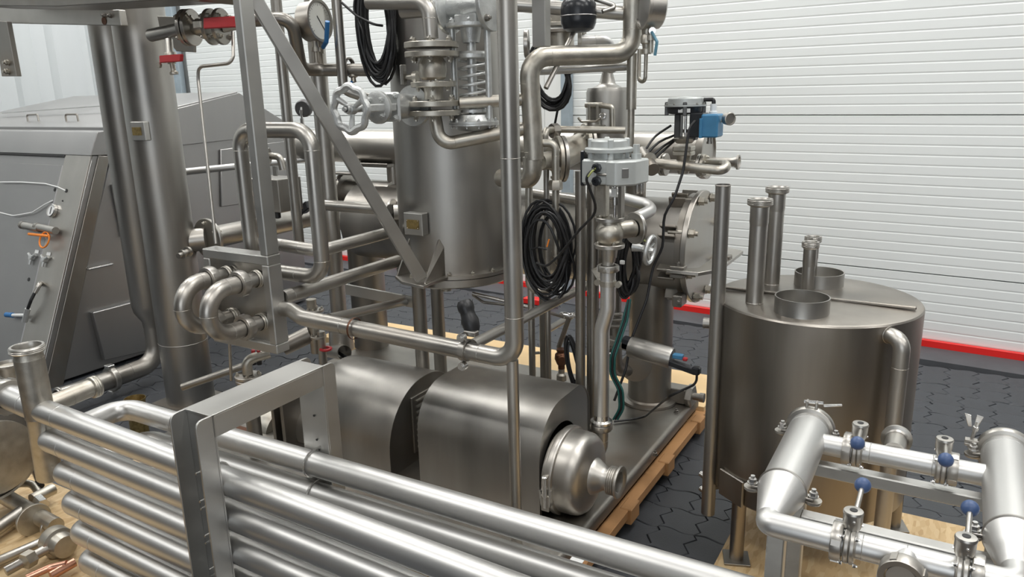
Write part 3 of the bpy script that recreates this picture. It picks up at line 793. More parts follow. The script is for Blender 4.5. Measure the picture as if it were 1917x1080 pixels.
# ------------------------------------------------------------------ process tank in the middle
TC = V(-2.285, 3.3, 0); TR = .288
zfb, zft = Y(850, 541, 3.0).z, Y(850, 527, 3.0).z
t = thing('process_tank', 'tall upright cylindrical steel tank with a nameplate, centre of the machine', 'tank', (TC.x, TC.y, zfb))
mb = Mb().lathe(TC, EZ, [(TR, zft), (TR, 3.4), (0, 3.4)], 72); t.part('shell', mb, 'shell')
t.part('flange_ring', Mb().lathe(TC, EZ, [(TR - .01, zft - .004), (TR + .028, zft - .004), (TR + .028, zft + .014), (TR, zft + .014)], 72), 'steel')
t.part('bottom_flange', Mb().lathe(TC, EZ, [(0, zfb - .012), (TR + .02, zfb - .012), (TR + .026, zfb - .006), (TR + .026, zft - .008), (0, zft - .008)], 72), 'steel')
for a in range(16):
    an = a / 16 * 2 * PI + .1; one_bolt(t, V(TC.x + (TR + .014) * math.cos(an), TC.y + (TR + .014) * math.sin(an), zft + .013), EZ, .010)
nx = Y(792, 415, TC.y - TR + .03); ang = math.atan2(nx.y - TC.y, nx.x - TC.x)
n_ = V(nx.x - TC.x, -math.sqrt(max(.001, (TR + .03) ** 2 - (nx.x - TC.x) ** 2)), 0).normalized(); s_ = V(-n_.y, n_.x, 0)
pc = V(TC.x, TC.y, nx.z) + n_ * (TR + .028)
t.part('plate_holder', Mb().box(pc, .115, .05, .11, (s_, n_, EZ)), 'matte', bevel=.003)
t.part('nameplate', Mb().box(pc + n_ * .027, .075, .003, .045, (s_, n_, EZ)), 'brass')
for sx in (-1, 1):
    for sz in (-1, 1): t.part('rivet', Mb().ball(pc + n_ * .029 + s_ * (sx * .033) + EZ * (sz * .018), .0025, 8), 'polished')
# bracket with two gussets
ZBR = zft + .016
def zb3(px, py): return Z(px, py, ZBR)
t.part('bracket_plate', Mb().prism([zb3(740, 517), zb3(752, 527), zb3(793, 536), zb3(806, 529), zb3(838, 519), V(TC.x, 3.12, ZBR), V(TC.x - .20, 3.20, ZBR)], (0, 0, -.014)), 'steel', bevel=.001)
for (pb, pt) in (((742, 516), (767, 441)), ((794, 529), (821, 445))):
    gb, gt = zb3(*pb), Y(*pt, 3.035)
    t.part('gusset', Mb().prism([gb, V(gt.x + .02, gt.y + .06, ZBR), V(gt.x + .02, gt.y + .06, gt.z), gt], (.009, -.003, 0)), 'steel')
bolts(t, zb3(771, 519), EZ, .0, 1, .011, None)
t.part('drain_socket', Mb().lathe(V(-2.24, 3.14, zfb - .012), V(0, 0, -1), [(.035, 0), (.035, .03), (.028, .035), (.028, .045), (0, .045)], 24), 'cast')
# legs
for (px, py0, py1, y_, rp, lab) in ((783, 532, 705, 2.92, 13, 'near leg pipe under the tank bracket, left of the other tank leg'), (818, 545, 695, 3.55, 12, 'far leg pipe under the middle tank, just right of the near leg')):
    p = Y(px, py0, y_); r_ = mpp(p) * rp
    l = thing('tank_leg', lab, 'leg', (p.x, y_, DZ)); l.part('pipe', Mb().tube([V(p.x, y_, DZ), V(p.x, y_, p.z + .02)], r_, 26), 'dark'); l.done()
p = Y(1020, 700, 3.55)
l = thing('support_post', 'thin upright pipe post standing on the deck under the left cable coil', 'post', (p.x, 3.55, DZ)); l.part('pipe', Mb().tube([V(p.x, 3.55, DZ), V(p.x, 3.55, .98)], .026, 26), 'dark')
for pz in (.33, .48): l.part('stub_bolt', Mb().tube([V(p.x - .02, 3.53, pz), V(p.x - .06, 3.50, pz)], .008, 10), 'dark'); l.part('stub_nut', Mb().lathe(V(p.x - .055, 3.505, pz), V(-.8, -.6, 0), [(0, 0), (.014, 0), (.014, .012), (0, .012)], 8), 'steel')

def pipe(name, label, cat, pts, r, m='steel', bend=None, welds=(), seg=26, wall=0, group=None):
    t = thing(name, label, cat, tuple(pts[0]), group)
    mb = Mb().tube(pts, r, seg, bend=bend, wall=wall)
    for (i, f) in welds:
        q = pts[i].lerp(pts[i + 1], f); weld(mb, q, pts[i + 1] - pts[i], r)
    t.part('pipe', mb, m); t.done(); return t
# thin post from deck to the long return pipe, and the return pipe itself
fp = Z(968, 1030, DZ)
PY2 = fp.y
pz = Y(950, 672, PY2).z
pipe('thin_post', 'thin upright pipe in front of the large pump cover, foot on the deck', 'post', [V(fp.x, PY2, DZ), V(fp.x, PY2, pz)], .0215)
xv = Y(958, 400, PY2).x
pr0 = Y(560, 594, PY2)
pts = [V(fr_ - .02, PYp + .06, pr0.z + .005), V(pr0.x - .10, PYp + .06, pr0.z + .005), V(pr0.x + .02, PY2, pr0.z), V(xv, PY2, pz), V(xv, PY2, 3.0)]
pipe('return_pipe', 'long pipe running right from the connection panel and turning straight up before the tank', 'pipe', pts, mpp(V(xv, PY2, 1.2)) * 18, 'steel', .075, ((2, .22), (2, .86), (3, .08), (3, .35)), 32)
rt = thing('weld_seam', 'brown heat-tinted weld seam around the long return pipe near the panel', 'weld', tuple(Y(664, 618, PY2)))
_q = Y(664, 618, PY2); rt.part('seam', Mb().lathe(V(_q.x, PY2, pr0.z + (pz - pr0.z) * (_q.x - pr0.x) / (xv - pr0.x)), EX, [(.0435, -.005), (.0452, -.002), (.0452, .002), (.0435, .005)], 28), 'bronze'); rt.done()
# pipe clamp with black knob on it
pc = Y(872, 655, PY2)
t = thing('clamped_handle', 'black rubber grip standing on a split clamp around the return pipe', 'handle', tuple(pc))
t.part('split_clamp', Mb().lathe(pc - EX * .012, EX, [(.034, 0), (.042, 0), (.042, .024), (.034, .024)], 32), 'steel')
t.part('clamp_ear', Mb().lathe(pc + V(0, -.012, .055), V(0, -1, 0), [(0, 0), (.016, 0), (.016, .02), (.01, .02), (.01, .03), (0, .03)], 16), 'polished')
t.part('clamp_ear', Mb().lathe(pc + V(0, -.012, -.055), V(0, -1, 0), [(0, 0), (.016, 0), (.016, .02), (.01, .02), (.01, .03), (0, .03)], 16), 'polished')
t.part('angle_lug', Mb().box(pc + V(.02, .01, .065), .05, .03, .02), 'steel', bevel=.003)
ga = pc + V(.012, .03, .075); gd = V(-.35, .15, .75).normalized()
t.part('grip', Mb().lathe(ga, gd, [(0, -.02), (.022, -.015), (.03, .0), (.034, .03), (.028, .05), (.027, .065), (.031, .075), (.031, .095), (.024, .108), (0, .112)], 24), 'black')
# y-direction pipes behind the panel
def yrun(px0, py0, y0, px1, py1): a = Y(px0, py0, y0); q = X(px1, py1, a.x); return a, V(a.x, q.y, a.z)
a, b = yrun(530, 557, 2.28, 745, 487)
pipe('header_pipe', 'thick straight pipe running from behind the panel toward the tank bracket', 'pipe', [a, b], .031, 'steel', welds=((0, .06),))
a = Y(616, 596, 2.3); b = Y(778, 560, 3.06)
pipe('lower_header_pipe', 'thinner straight pipe behind the return pipe, below the flat bar', 'pipe', [a, b], .021)
a = Y(505, 455, 2.52); b = Y(597, 470, 2.50); q = X(740, 430, b.x)
pipe('bright_elbow_pipe', 'bright welded pipe turning back toward the tank, crossing behind the loop pipe', 'pipe', [a, b, V(b.x, q.y, b.z - .0)], .029, 'steel', .06, ((0, .3), (0, .65)))
# loop pipe
LY = 2.40
L0, L1, L2, L3, L4 = Y(466, 470, LY), Y(454, 243, LY), Y(584, 243, LY), Y(604, 520, LY), Y(520, 512, LY)
lx0, lx1 = Y(456, 330, LY).x, Y(593, 380, LY).x
pts = [V(lx0, LY, L0.z - .1), V(lx0, LY, L1.z), V(lx1, LY, L1.z), V(lx1, LY, L3.z), V(L4.x - .05, LY, L3.z)]
pipe('loop_pipe', 'arch-shaped pipe loop standing up behind the post and panel', 'pipe', pts, .034, 'steel', .085, ((0, .86), (1, .2), (2, .13), (2, .88), (3, .45)), 32)
# uprights behind
def upright(label, pxa, pya, pxb, pyb, y_, rpx, z1=3.0, name='upright_pipe', m='steel', z0=None):
    p = Y((pxa + pxb) / 2, (pya + pyb) / 2, y_); lo = Y(pxb, pyb, y_).z if z0 is None else z0
    hi = Y(pxa, pya, y_).z if z1 is None else z1
    return pipe(name, label, 'pipe', [V(p.x, y_, lo), V(p.x, y_, hi)], mpp(p) * rpx, m)
upright('slim upright pipe seen inside the arch of the loop pipe', 512, 20, 568, 470, 2.86, 10)
upright('thick upright pipe just behind the right leg of the loop pipe', 588, 60, 630, 500, 3.05, 15.5, z0=.5)
t = thing('bell_foot', 'flared open steel bell at the foot of the thick upright pipe', 'pipe fitting', tuple(Y(645, 640, 3.05)))
p = Y(642, 652, 3.05); t.part('bell', Mb().lathe((Y(609, 280, 3.05).x, 3.05, p.z), EZ, [(.07, 0), (.066, .10), (.055, .14), (.05, .2)], 32), 'steel'); t.done()
x_ = Y(636, 80, 2.9).x; zz = Y(645, 168, 2.9).z
pipe('slim_elbow_pipe', 'slim pipe coming down beside the big gauge and turning back behind the handwheel', 'pipe', [V(x_, 2.9, 3.0), V(x_, 2.9, zz), V(x_ + .12, 3.0, zz - .06)], mpp(V(x_, 2.9, 2)) * 9.5, 'steel', .05)
a, b = Y(609, 384, 2.95), Y(730, 396, 2.95)
pipe('cross_pipe', 'short horizontal pipe passing behind the diagonal stay', 'pipe', [a, V(b.x, 2.95, a.z)], .028)
# flat bar
t = thing('flat_bar', 'flat steel bar ending square, between the thick upright and the tank leg', 'bar', tuple(Y(650, 540, 2.9)))
t.part('bar', Mb().beam(Y(647, 541, 2.95), Y(775, 566, 2.95), .012, .058), 'matte', bevel=.002); t.done()
# pipe with gauge
GY = 2.9
pts = [Y(470, 38, 2.62), Y(546, 34, 2.7), Y(564, 130, GY - .1), Y(600, 131, GY), Y(725, 131, GY + .12)]
pipe('gauge_pipe', 'dark pipe with a bend carrying the large round gauge', 'pipe', pts, .030, 'dark', .055, ((0, .6),))
def gauge(label, c, nrm, R, th, stem, face='dial', rim='steel', needle=-.9, scale_ticks=True):
    nrm = Vector(nrm).normalized(); u, v, _ = frame(nrm)
    t = thing('pressure_gauge', label, 'gauge', tuple(c))
    t.part('case', Mb().lathe(c - nrm * th, nrm, [(0, 0), (R * .9, 0), (R * .98, th * .08), (R * .98, th * .8), (R * 1.05, th * .84), (R * 1.05, th), (R * .92, th), (R * .92, th * .90), (0, th * .90)], 44), rim)
    t.part('dial', Mb().lathe(c - nrm * th * .1, nrm, [(0, .0), (R * .92, .0), (R * .92, .001), (0, .001)], 40), face)
    if scale_ticks:
        sm = Mb()
        for q in range(25):
            a = math.radians(-45 + 270 * q / 24); w_ = u * math.cos(a) + v * math.sin(a)
            L_ = .12 if q % 4 == 0 else .07
            sm.box(c - nrm * (th * .1 - .0015) + w_ * R * (.82 - L_ / 2), R * L_, R * .016, .0006, (w_, nrm.cross(w_), nrm))
        t.part('scale', sm, 'ink', kind='stuff')
        w_ = u * math.cos(needle) + v * math.sin(needle)
        t.part('needle', Mb().box(c - nrm * (th * .1 - .003) + w_ * R * .2, R * .95, R * .05, .001, (w_, nrm.cross(w_), nrm)), 'ink')
    zs = [c - nrm * th * .5 - EZ * R * .95]
    s = stem
    t.part('socket', Mb().lathe(zs[0], V(0, 0, -1), [(.016, 0), (.016, .03), (.022, .03), (.022, .05), (.012, .05), (.012, s)], 6 if s < .1 else 12), 'cast')
    return t
gc = Y(600, 38, 2.84); g = gauge('large round pressure gauge with a blue valve lever, left of the black cable coil', gc, V(1, .12, .05), .092, .085, .10)
zb_ = gc + V(-.03, .02, -.175)
st = g.part('ball_valve', Mb().lathe(Y(601, 120, 2.9), EZ, [(.014, 0), (.014, .05), (.02, .05), (.02, .07), (.026, .08), (.026, .12), (.018, .13), (.018, .19)], 14), 'cast')
g.part('blue_lever', Mb().tube([Y(605, 88, 2.86), Y(611, 78, 2.83), Y(613, 40, 2.80)], .011, 8, bend=.01), 'bluehandle', label='blue valve lever')
gc = Y(568, 203, 3.6)
g = thing('small_gauge', 'small dark gauge seen from behind against the ribbed wall', 'gauge', tuple(gc))
g.part('case', Mb().lathe(gc, V(-.35, .9, .1), [(0, -.02), (.046, -.02), (.053, -.01), (.055, .015), (.05, .02), (0, .02)], 32), 'darkgrey')
g.part('feed_tube', Mb().tube([gc + V(0, -.02, -.09), gc + V(0, -.02, -.20), V(-3.88, 3.86, 1.60)], .008, 8, bend=.03), 'steel')
g.part('label_patch', Mb().box(gc + V(.0, -.022, .0), .022, .002, .018), 'white')
g.part('stem', Mb().lathe(gc + V(0, -.02, -.01), V(0, 0, -1), [(.012, 0), (.012, .02), (.008, .02), (.008, .05), (.013, .05), (.013, .09)], 10), 'polished')
# little valve on the dark pipe
p = Y(661, 140, 2.96)
t = thing('needle_valve', 'small bronze-grey tap hanging below the dark gauge pipe', 'valve', tuple(p))
t.part('body', Mb().lathe(p + EZ * .02, V(.1, -.1, -1), [(.016, -.03), (.016, 0), (.024, .005), (.022, .03), (.012, .035), (.014, .055), (0, .06)], 14), 'cast')
t.part('lever', Mb().tube([p + V(.01, -.02, -.03), p + V(-.01, -.03, -.06), p + V(-.05, -.035, -.065)], .007, 8), 'bluehandle')
t.part('collar', Mb().lathe(p + V(-.035, 0, .045), EX, [(.03, 0), (.038, .005), (.038, .02), (.03, .025)], 20), 'dark')

# ------------------------------------------------------------------ horizontal vessel at the rear, its pedestal and cover
VC = V(0, 3.83, 1.09); VR = .243
vx0, vx1 = -3.36, -1.13
t = thing('horizontal_vessel', 'large horizontal pressure vessel lying along the back of the deck with a bolted end cover', 'vessel', (-1.5, 3.83, 1.09))
t.part('shell', Mb().lathe((vx0, 3.83, 1.09), EX, [(0, -.09), (.10, -.08), (.19, -.045), (VR, 0), (VR, vx1 - vx0)], 64), 'shell')
t.part('shell_flange', Mb().lathe((vx1 - .035, 3.83, 1.09), EX, [(VR, 0), (VR + .03, 0), (VR + .03, .03), (VR, .03)], 64), 'dark')
t.part('end_cover', Mb().lathe((vx1, 3.83, 1.09), EX, [(0, 0), (VR + .045, 0), (VR + .048, .004), (VR + .048, .024), (VR + .045, .028), (0, .028)], 64), 'steel')
for q in range(8):
    a = q / 8 * 2 * PI + .35
    w_ = V(0, math.cos(a), math.sin(a)); tt = V(0, -math.sin(a), math.cos(a)); c = V(vx1 - .055, 3.83, 1.09) + w_ * (VR + .022)
    sb = t.part('swing_bolt_lug', Mb().box(c + tt * .024 - EX * .02, .085, .014, .055, (EX, tt, w_)), 'dark', bevel=.003)
    t.part('swing_bolt_lug', Mb().box(c - tt * .024 - EX * .02, .085, .014, .055, (EX, tt, w_)), 'dark', bevel=.003)
    t.part('swing_bolt', Mb().lathe(c, EX, [(.012, -.02), (.012, .13), (0, .13)], 10), 'cast')
    t.part('swing_nut', Mb().lathe(c + EX * .088, EX, [(0, 0), (.027, 0), (.027, .004), (.022, .004), (.022, .026), (0, .026)], 6), 'cast')
pp = X(1330, 470, vx1 + .03)
vx1 += .05
sh = [V(vx1 - .10, 3.50, 1.015), V(vx1 + .06, 3.50, 1.015), V(vx1 + .13, 3.62, 1.015), V(vx1 + .13, 4.08, 1.015), V(vx1 + .03, 4.14, 1.015), V(vx1 + .03, 3.60, 1.015)]
t.part('hinge_plate', Mb().prism(sh, (0, 0, .018)), 'steel', bevel=.002)
for c in (V(vx1 - .05, 3.535, 1.04), V(vx1 + .085, 3.86, 1.04)):
    hp = t.part('hinge_pad', Mb().box(c, .07, .06, .02), 'dark', bevel=.004); one_bolt(t, c + EZ * .01, EZ, .011, 'dark', hp)
t.part('hinge_pad', Mb().box(V(vx1 - .05, 3.535, 1.0), .07, .06, .02), 'dark', bevel=.004)
t.part('hinge_arm', Mb().box(V(vx1 - .06, 3.60, .86), .05, .09, .06), 'dark', bevel=.006)
one_bolt(t, V(vx1 - .05, 3.555, .86), V(0, -1, 0), .013, 'dark')
vx1 -= .05
pdx = Z(1216, 748, DZ).x
t = thing('vessel_pedestal', 'thick round pedestal column under the right end of the horizontal vessel', 'pedestal', (pdx, 3.80, DZ))
t.part('pipe', Mb().lathe((pdx, 3.80, DZ), EZ, [(.118, .02), (.118, .70)], 44), 'dark')
t.part('base_ring', Mb().lathe((pdx, 3.80, DZ), EZ, [(0, 0), (.15, 0), (.152, .004), (.15, .014), (.125, .02), (.118, .03)], 48), 'dark')
# second support further left
p2x = Y(690, 560, 3.85).x
t = thing('rear_pedestal', 'round pedestal column half hidden behind the pipes left of the middle tank', 'pedestal', (p2x, 3.85, DZ))
t.part('pipe', Mb().lathe((p2x, 3.85, DZ), EZ, [(.118, .0), (.118, .72)], 44), 'dark'); t.done()
# upper pipe with end cap and outlet
UC = 1.565
ux1 = X(1345, 290, -1.1).x
t = thing('upper_drum', 'long bright horizontal drum above the vessel, closed by a flanged end plate', 'pipe', (-1.3, 3.86, UC))
mb = Mb().lathe((-3.9, 3.86, UC), EX, [(0, 0), (.106, .0), (.106, 3.9 - 1.12)], 48); weld(mb, V(-1.22, 3.86, UC), EX, .106); t.part('shell', mb, 'steel')
t.part('end_flange', Mb().lathe((-1.13, 3.86, UC), EX, [(.106, -.01), (.127, 0), (.129, .004), (.129, .035), (.117, .037), (.117, .028), (0, .028)], 48), 'steel')
oc = V(-1.10, 3.80, UC - .035)
t.part('outlet_stub', Mb().tube([oc, oc + EX * .13], .021, 24), 'steel')
t.part('outlet_ferrule', Mb().lathe(oc + EX * .13, EX, [(.021, 0), (.023, .01), (.023, .03), (.036, .032), (.036, .042), (.028, .042), (.025, .02), (0, .02)], 28), 'steel')
s0 = Y(735, 300, 3.86)
t.part('connecting_neck', Mb().tube([V(s0.x, 3.86, UC - .05), V(s0.x, 3.86, 1.30)], .042, 26), 'steel')
t.part('connecting_neck', Mb().tube([V(Y(1190, 345, 3.86).x, 3.86, UC - .05), V(Y(1190, 345, 3.86).x, 3.86, 1.30)], .055, 26), 'dark')
t.part('saddle_plate', Mb().box(V(s0.x - .10, 3.84, UC - .11), .26, .15, .025), 'dark', bevel=.004)
# left shell run and flanges
a = Y(392, 446, 3.06); q = X(600, 398, a.x)
t = thing('side_duct', 'wide pipe leaving the widest column through a bolted flange toward the back', 'pipe', tuple(a))
t.part('pipe', Mb().tube([a, V(a.x, q.y, a.z)], .068, 36), 'steel')
flange(t, a - EY * .02, EY, .125, .022, 6, .011, both=True)
t.part('neck', Mb().tube([a - EY * .02, a + V(-.12, -.12, -.01)], .07, 32), 'steel')
fc = Y(588, 372, 4.1)
t = thing('dished_flange', 'large dished flange arc peeking out left of the thick upright', 'flange', tuple(fc))
t.part('ring', Mb().lathe(fc + V(.05, .1, -.03), V(-.5, -.8, 0), [(.09, -.02), (.20, -.02), (.20, .02), (.17, .02), (.15, .05), (.10, .075), (0, .085)], 48), 'steel')
t.part('connecting_neck', Mb().tube([fc + V(.05, .1, -.03), V(vx0 + .08, 3.83, 1.0)], .12, 28), 'shell')
t.part('black_sensor', Mb().box(Y(573, 388, 3.7), .09, .06, .055, ((EX + EZ * .6).normalized(), EY, (EZ - EX * .6).normalized())), 'blackplastic', bevel=.006)
t.part('sensor_wire', Mb().tube([Y(570, 395, 3.7), Y(560, 408, 3.7), Y(556, 430, 3.7)], .006, 8), 'black')
fc = Y(645, 358, 3.83)
t = thing('bolted_flange_pipe', 'bolted round flange and stub behind the diagonal stay', 'flange', tuple(fc))
flange(t, fc, EX, .125, .02, 6, .012, both=True); flange(t, fc + EX * .024, EX, .125, .02, 0)
t.part('stub', Mb().tube([fc, fc + EX * .42], .085, 32), 'steel')
t.part('side_tab', Mb().box(fc + V(.10, -.06, .13), .22, .10, .015), 'steel', bevel=.002)
fc = Y(737, 398, 3.6)
t = thing('nozzle_flange', 'small bolted nozzle flange half hidden at the left edge of the tank', 'flange', tuple(fc))
flange(t, fc, V(-1, -.3, 0), .085, .016, 6, .008)
t.part('nozzle', Mb().tube([fc, fc + V(.12, .1, 0)], .05, 24), 'steel')

# ------------------------------------------------------------------ tank on the right with its necks
RC = V(-.42, 3.02, 0); RR_ = .372; RT, RB = 1.10, .335
osb = thing('strand_board_base', 'yellowish strand board base under the wide tank at the right', 'pallet', (.1, 2.7, 0))
osb.part('strand_board', Mb().box((.20, 2.66, .052), 1.74, 1.54, .018), 'osb', bevel=.002)
for x_ in (-.6, .0, .6): osb.part('runner', Mb().box((x_, 2.66, .022), .09, 1.5, .042), 'pine', bevel=.003)
osb.part('strand_board', Mb().box((.20, 1.32, .052), 1.74, 1.1, .018), 'osb', bevel=.002)
for x_ in (-.6, .0, .6): osb.part('runner', Mb().box((x_, 1.32, .022), .09, 1.05, .042), 'pine', bevel=.003)
t = thing('wide_tank', 'wide low round steel tank with necks and open collars on its lid, at the right', 'tank', (RC.x, RC.y, RB))
t.part('shell', Mb().lathe(RC, EZ, [(0, RB), (RR_ - .01, RB), (RR_, RB + .01), (RR_, RT - .008), (RR_ - .004, RT - .002)], 96), 'tank')
t.part('lid', Mb().lathe(RC, EZ, [(RR_ - .004, RT - .002), (RR_ - .012, RT + .001), (RR_ * .5, RT + .006), (0, RT + .009)], 96), 'tank')
sa_, sb2 = Z(1357, 539, RT + .008), Z(1716, 578, RT + .008)
t.part('lid_ridge', Mb().beam(sa_ + V(-.02, 0, .003), sb2 + V(0, 0, .003), .022, .012), 'tank', bevel=.003)
def neck(px, py, pxt, pyt, wpx, rpx, lab, ferr=True):
    f = Z(px, py, RT + .004); q = mpp(f); r = wpx / 2 * mpp(Y(pxt, pyt, f.y)); zt = Y(pxt, pyt, f.y).z; rr_ = rpx / 2 * mpp(Y(pxt, pyt, f.y))
    n = t.part('neck', weld(Mb().tube([V(f.x, f.y, RT), V(f.x, f.y, zt - .03)], r, 32), V(f.x, f.y, RT + .006), EZ, r), 'steel', label=lab)
    pr = [(r, -.09), (r * 1.05, -.08), (r * 1.05, -.022), (rr_ * .97, -.016)]
    for k_ in range(3): pr += [(rr_, -.014 + k_ * .006), (rr_, -.011 + k_ * .006), (rr_ * .96, -.0095 + k_ * .006)]
    pr += [(rr_ * .97, .006), (r * 1.05, .006), (r * .92, 0), (r * .92, -.12), (0, -.12)]
    t.part('ferrule', Mb().lathe(V(f.x, f.y, zt), EZ, pr, 36), 'steel', n)
neck(1444, 531, 1452, 352, 30, 43, 'tall rear neck'); neck(1412, 566, 1423, 375, 33, 47, 'tall front neck')
neck(1516, 528, 1524, 445, 22, 31, 'short rear neck'); neck(1511, 545, 1516, 455, 23, 32, 'short front neck')
def collar(px, py, w_, hpx, lab):
    c = Z(px, py, RT); R = w_ / 2 * mpp(c); hh = hpx * mpp(c) * 1.03
    t.part('collar', Mb().lathe((c.x, c.y, RT), EZ, [(R * 1.01, .0), (R, .004), (R, hh), (R - .004, hh), (R - .004, .01), (0, .01)], 56), 'shell', label=lab)
collar(1500, 585, 98, 31, 'near open collar'); collar(1532, 535, 87, 27, 'far open collar')
# overflow elbow down the side
e0 = Y(1648, 620, 2.80); e1 = Y(1683, 700, 2.74)
eb = V(e1.x, e1.y, .10)
dirv = (V(e0.x, e0.y, 0) - V(RC.x, RC.y, 0)).normalized()
st = V(RC.x, RC.y, 0) + dirv * (RR_ - .02); st.z = e0.z
t.part('drop_pipe', weld(weld(Mb().tube([st, V(e1.x, e1.y, e0.z - .005), V(e1.x, e1.y, RB - .05)], .027, 28, bend=.065), V(e1.x, e1.y, e0.z - .10), EZ, .027), st + dirv * .022, dirv, .030), 'steel')
# legs
for (px, py, ang_, lab) in ((1378, 1046, 0, 'near leg'), (1672, 985, 0, 'right leg'), (1560, 930, 0, 'rear leg')):
    f = Z(px, py, .062)
    if lab == 'rear leg': f = V(-.5, 3.33, .062)
    d_ = (V(f.x, f.y, 0) - V(RC.x, RC.y, 0)); r_ = d_.length; dn = d_.normalized()
    lg = t.part('leg', Mb().tube([f + EZ * .006, V(f.x, f.y, RB + .05)], .0275, 28), 'tank', label=lab)
    t.part('foot_plate', Mb().box(f + EZ * .004, .10, .10, .008, ((EX + EY * .35).normalized(), (EY - EX * .35).normalized(), EZ)), 'dark', lg, bevel=.001)
    sp_ = V(RC.x, RC.y, RB + .055) + dn * (RR_ + .003); sd = V(-dn.y, dn.x, 0)
    t.part('saddle_plate', Mb().box(sp_, .13, .012, .11, (sd, dn, EZ)), 'dark', lg, bevel=.003)
    if lab == 'near leg':
        t.part('leg_cap', Mb().lathe(V(f.x, f.y, RB + .05), V(.0, -.25, 1), [(.028, -.006), (.028, .002), (0, .004)], 24), 'tank', lg)
# standpipe
spx = Y(1341, 620, 2.80)
s0, s1 = Y(1353, 345, 2.80).z, Y(1325, 960, 2.80).z
t2 = thing('standpipe', 'long open vertical standpipe fixed to the left side of the wide tank', 'pipe', (spx.x, 2.8, s1))
t2.part('pipe', Mb().tube([V(spx.x, 2.80, s1), V(spx.x, 2.80, s0)], mpp(spx) * 13.3, 30, wall=.002), 'shell')
t2.part('rim', Mb().ring(V(spx.x, 2.8, s0 - .003), EZ, mpp(spx) * 13.4, .0022, 32, 6), 'steel')
a, b = Y(1352, 612, 2.83), Y(1381, 604, 2.86)
t2.part('bracket_rod', Mb().tube([a, b], .008, 12), 'steel')
t2.part('bracket_boss', Mb().lathe(b - V(.012, .0, 0), EX, [(.011, 0), (.014, .005), (.014, .02), (0, .02)], 14), 'steel')
zl = Y(1345, 915, 2.80).z
t2.part('bottom_link', Mb().tube([V(spx.x, 2.80, zl), V(spx.x + .10, 2.88, zl - .0)], .014, 16), 'dark')
t2.part('link_nut', Mb().lathe(V(spx.x + .045, 2.835, zl), V(.8, .6, 0), [(.019, 0), (.019, .03), (.014, .03)], 12), 'steel')
t2.part('cross_rod', Mb().tube([V(spx.x + .0, 2.80, zl + .035), V(spx.x + .11, 2.84, zl + .06)], .006, 10), 'dark')
for dz_ in (0.0, .055): 
    c = Y(1312, 914 - dz_ * 500, 2.92); 
    t2.part('rear_stub', Mb().tube([c, V(spx.x, 2.88, c.z - .01)], .013, 16, wall=.002), 'polished')
c = Y(1317, 604, 3.0)
t3 = thing('side_spout', 'short open pipe spout poking out left behind the standpipe', 'pipe', tuple(c))
t3.part('pipe', Mb().tube([c, c + V(.17, .02, 0)], .022, 26, wall=.002), 'steel'); t3.done()

# ------------------------------------------------------------------ valve manifold, bottom right
MZ = 1.0
YN, YF = Z(1700, 1045, MZ).y, Z(1680, 858, MZ).y
def mx(px, y_):  # x on a pipe axis at this picture column
    lo, hi = -2.0, 2.0
    for _ in range(40):
        md = (lo + hi) / 2
        if proj((md, y_, MZ))[0] < px: lo = md
        else: hi = md
    return lo
fr = thing('manifold_frame', 'grey square-tube table frame under the valve manifold, bottom right', 'frame', (0, 1.7, 0))
zb2 = MZ - .075
def barline(pa, pb): return Z(*pa, zb2 + .017), Z(*pb, zb2 + .017)
a, b = barline((1500, 958), (1895, 1042)); fr.part('cross_bar', Mb().beam(a - EZ * .017, V(b.x + .05, a.y + .002, a.z - .017), .034, .034), 'matte', bevel=.003); yA = a.y
a2_, b2_ = barline((1520, 862), (1895, 945)); fr.part('cross_bar', Mb().beam(a2_ - EZ * .017, V(b2_.x + .02, a2_.y, a2_.z - .017), .034, .034), 'matte', bevel=.003); yB = a2_.y
lx = Z(1452, 965, zb2).x
for (x_, y_) in ((lx + .004, yA), (lx + .004, yB + .02), (Z(1882, 900, MZ).x + .004, yB + .02), (Z(1882, 900, MZ).x + .004, yA)):
    fr.part('leg', Mb().box((x_, y_, (zb2 + .034 + .061) / 2), .040, .040, zb2 + .034 - .061), 'matte', bevel=.003)
fr.part('side_bar', Mb().box((lx + .004, (yA + yB) / 2, zb2), .034, abs(yB - yA), .034), 'matte', bevel=.003)
PRm = .0262
def mpipe(name, label, xa, xb, y_, welds=()):
    t = thing(name, label, 'pipe', (xa, y_, MZ)); mb = Mb().tube([V(xa, y_, MZ), V(xb, y_, MZ)], PRm, 30)
    for f in welds: weld(mb, V(xa + (xb - xa) * f, y_, MZ), EX, PRm)
    t.part('pipe', mb, 'polished' if 0 else 'bright'); return t
